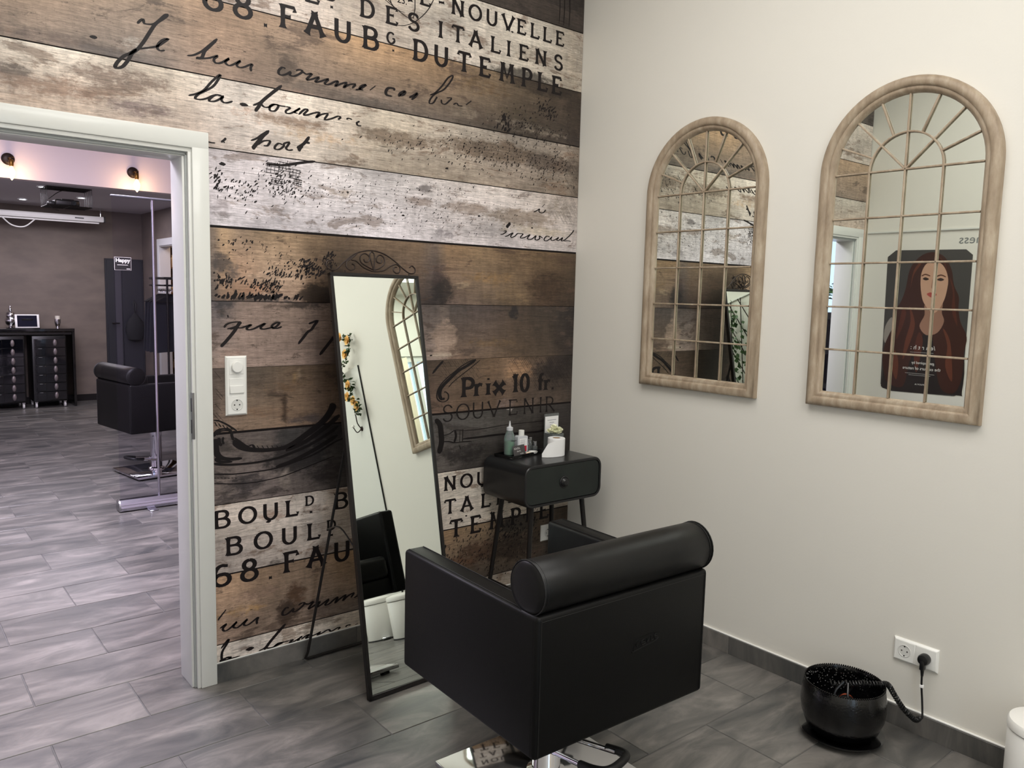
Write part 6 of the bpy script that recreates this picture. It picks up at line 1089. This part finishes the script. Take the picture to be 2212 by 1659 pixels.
G().box(-.051, .051, -.0012, .0, -.042, .042).obj('sign_border', M_wprint, hs, smooth=False); G().box(-.049, .049, -.0018, -.0012, -.040, .040).obj('sign_card', mat('sign_black', (20, 17, 20), .5), hs, smooth=False)
link_mesh('lettering', textmesh('Happy', .034, bold=.0012), M_wprint, hs, (0, -.0021, .021), (PI / 2, 0, 0))
link_mesh('lettering', textmesh('~~ TO SEE YOU ~~', .008, bold=.0001), M_wprint, hs, (0, -.0021, -.008), (PI / 2, 0, 0)) if False else None
g = G(); g.raw([(-.034, -.0021, -.010), (.030, -.0021, -.010), (.030, -.0021, -.007), (-.034, -.0021, -.007)], [(0, 1, 2, 3)]); g.raw([(.022, -.0021, -.035), (.044, -.0021, -.035), (.044, -.0021, -.031), (.022, -.0021, -.031)], [(0, 1, 2, 3)]); g.obj('small_print', M_wprint, hs, smooth=False, norm=False)

# coat rack by the side door with hangers and dark gowns
cr_ = empty('coat_rack', (.030, 6.98, 0), 0, 'black coat rack with hat shelf beside the white side door', 'rack')
G().cyl((-.10, .22, 0), (-.10, .22, 1.62), .012, 10).cyl((-.10, -.34, 0), (-.10, -.34, 1.62), .012, 10).obj('post', M_blackmetal, cr_)
G().box(-.14, .12, -.36, .24, 1.60, 1.625, .003, 1).box(-.14, .12, -.36, .24, 1.52, 1.54, .003, 1).obj('shelf', M_blackpl, cr_)
G().cyl((-.05, -.34, 1.47), (-.05, .22, 1.47), .010, 10).obj('rail', M_chrome, cr_)
for sy_ in (-.34, .22): G().box(-.16, .12, sy_ - .015, sy_ + .015, 0, .03, .004, 1).obj('foot', M_blackmetal, cr_)
M_gown = mat('dark_navy_cloth', (28, 30, 40), .8, noise=.3, nscale=20)
for k in range(8):
    y = 6.98 - .30 + k * .066
    h = empty('clothes_hanger', (-.02, y, 1.47), random.uniform(-.12, .12), None, 'hanger', 'black hangers with gowns on the rack')
    h['label'] = '%s black clothes hanger%s on the rack, counted from the armchair side' % (('first', 'second', 'third', 'fourth', 'fifth', 'sixth', 'seventh', 'eighth')[k], ' with a dark gown' if k % 2 else '')
    G().tube([(0, 0, -.04), (0, 0, -.01), (.016, 0, .004), (0, 0, .020), (-.016, 0, .006)], .003, 6, smooth=4).obj('hook', M_chrome, h)
    G().tube([(-.17, 0, -.13), (0, 0, -.04), (.17, 0, -.13), (-.17, 0, -.13)], .007, 6).obj('arms', M_blackpl, h)
    if k % 2: 
        G().prism([(-.16, -.14), (-.03, -.06), (.03, -.06), (.16, -.14), (.19, -.70), (-.19, -.72)], .022, Matrix.Translation((0, -.011, 0))).obj('gown', M_gown, h)

# shelf cabinet with bottles in the store room
sh = empty('display_cabinet', (.60, 8.36, 0), 0, 'brown wooden display cabinet in the store room behind the side door', 'cabinet')
M_brown = mat('brown_wood', (112, 80, 52), .5, noise=.3, nscale=6)
G().box(-.28, .9, .20, .23, 0, 2.1).obj('back_panel', M_brown, sh, smooth=False)
for x in (-.28, .88): G().box(x, x + .02, -.2, .2, 0, 2.1).obj('side_panel', M_brown, sh, smooth=False)
for z in (.30, .42, .74, 1.08, 1.42, 1.76, 2.08): G().box(-.26, .88, -.2, .2, z, z + .02).obj('shelf', M_brown, sh, smooth=False)
M_cream = mat('cream_pack', (226, 214, 190), .5, emit=None); k = 0
for z in (.44, .76, 1.10, 1.44, 1.78):
    for x in (.38, .47, .56):
        hgt = random.uniform(.09, .17)
        b = G().lathe([(.022, 0), (.024, .004), (.024, hgt * .7), (.010, hgt * .8), (.010, hgt), (0, hgt)], 14).obj('cosmetic_bottle', M_cream if k % 3 else M_brass, None, (x, 8.27, z))
        tag(b, '%s small cosmetic bottle from the left on the %s shelf of the brown cabinet' % ({.38: 'first', .47: 'second', .56: 'third'}[x], {.44: 'lowest', .76: 'second lowest', 1.10: 'middle', 1.44: 'second highest', 1.78: 'highest'}[z]), 'bottle', 'cosmetic bottles in the display cabinet'); k += 1

# dark shelf unit with a plant seen through the door in the big mirror
un = empty('shelf_unit', (-5.0, 1.55, 0), 0, 'dark shelf unit below the salon window, seen in the arched mirror', 'shelf')
G().box(-.2, .2, -.35, .35, 0, 1.42, .005, 1).obj('carcass', M_blackpl, un)
for z in (.35, .7, 1.05): G().box(.2, .206, -.33, .33, z, z + .30, .002, 1).obj('door', M_smoke, un)
po_ = empty('potted_plant', (-5.0, 1.55, 1.4205), 0, 'bushy green plant on the dark shelf unit, seen in the arched mirror', 'plant')
G().lathe([(.06, 0), (.08, .12), (.075, .12), (.0, .11)], 20, cap=False).obj('pot', M_blackpl, po_)
lf = G(); rnd = random.Random(9)
for k in range(160):
    th, ph = rnd.uniform(0, 6.28), rnd.uniform(.2, 1.5); r = rnd.uniform(.05, .2); p = Vector((r * math.cos(th), r * math.sin(th), .12 + r * math.sin(ph)))
    mt = Matrix.Translation(p) @ Euler((rnd.uniform(-.6, .6), rnd.uniform(-.6, .6), th)).to_matrix().to_4x4(); lf.raw([mt @ (Vector(v) * .07) for v in ((0, 0, 0), (.5, .3, .1), (1, 0, 0), (.5, -.3, .1))], [(0, 1, 2, 3)])
lf.obj('foliage', M_leaf, po_, norm=False)['kind'] = 'stuff'
# ceiling panels of the treatment room, out of view above
for y in (-1.35, -3.45):
    cl = empty('ceiling_panel', (-1.6, y, H1), 0, ('square ceiling lamp over the armchair', 'square ceiling lamp over the window end')[y < -2], 'light', 'square ceiling lamps')
    g = G(); g.box(-.78, .78, -.78, -.75, -.02, 0).box(-.78, .78, .75, .78, -.02, 0).box(-.78, -.75, -.75, .75, -.02, 0).box(.75, .78, -.75, .75, -.02, 0); g.obj('frame', M_trim, cl, smooth=False)
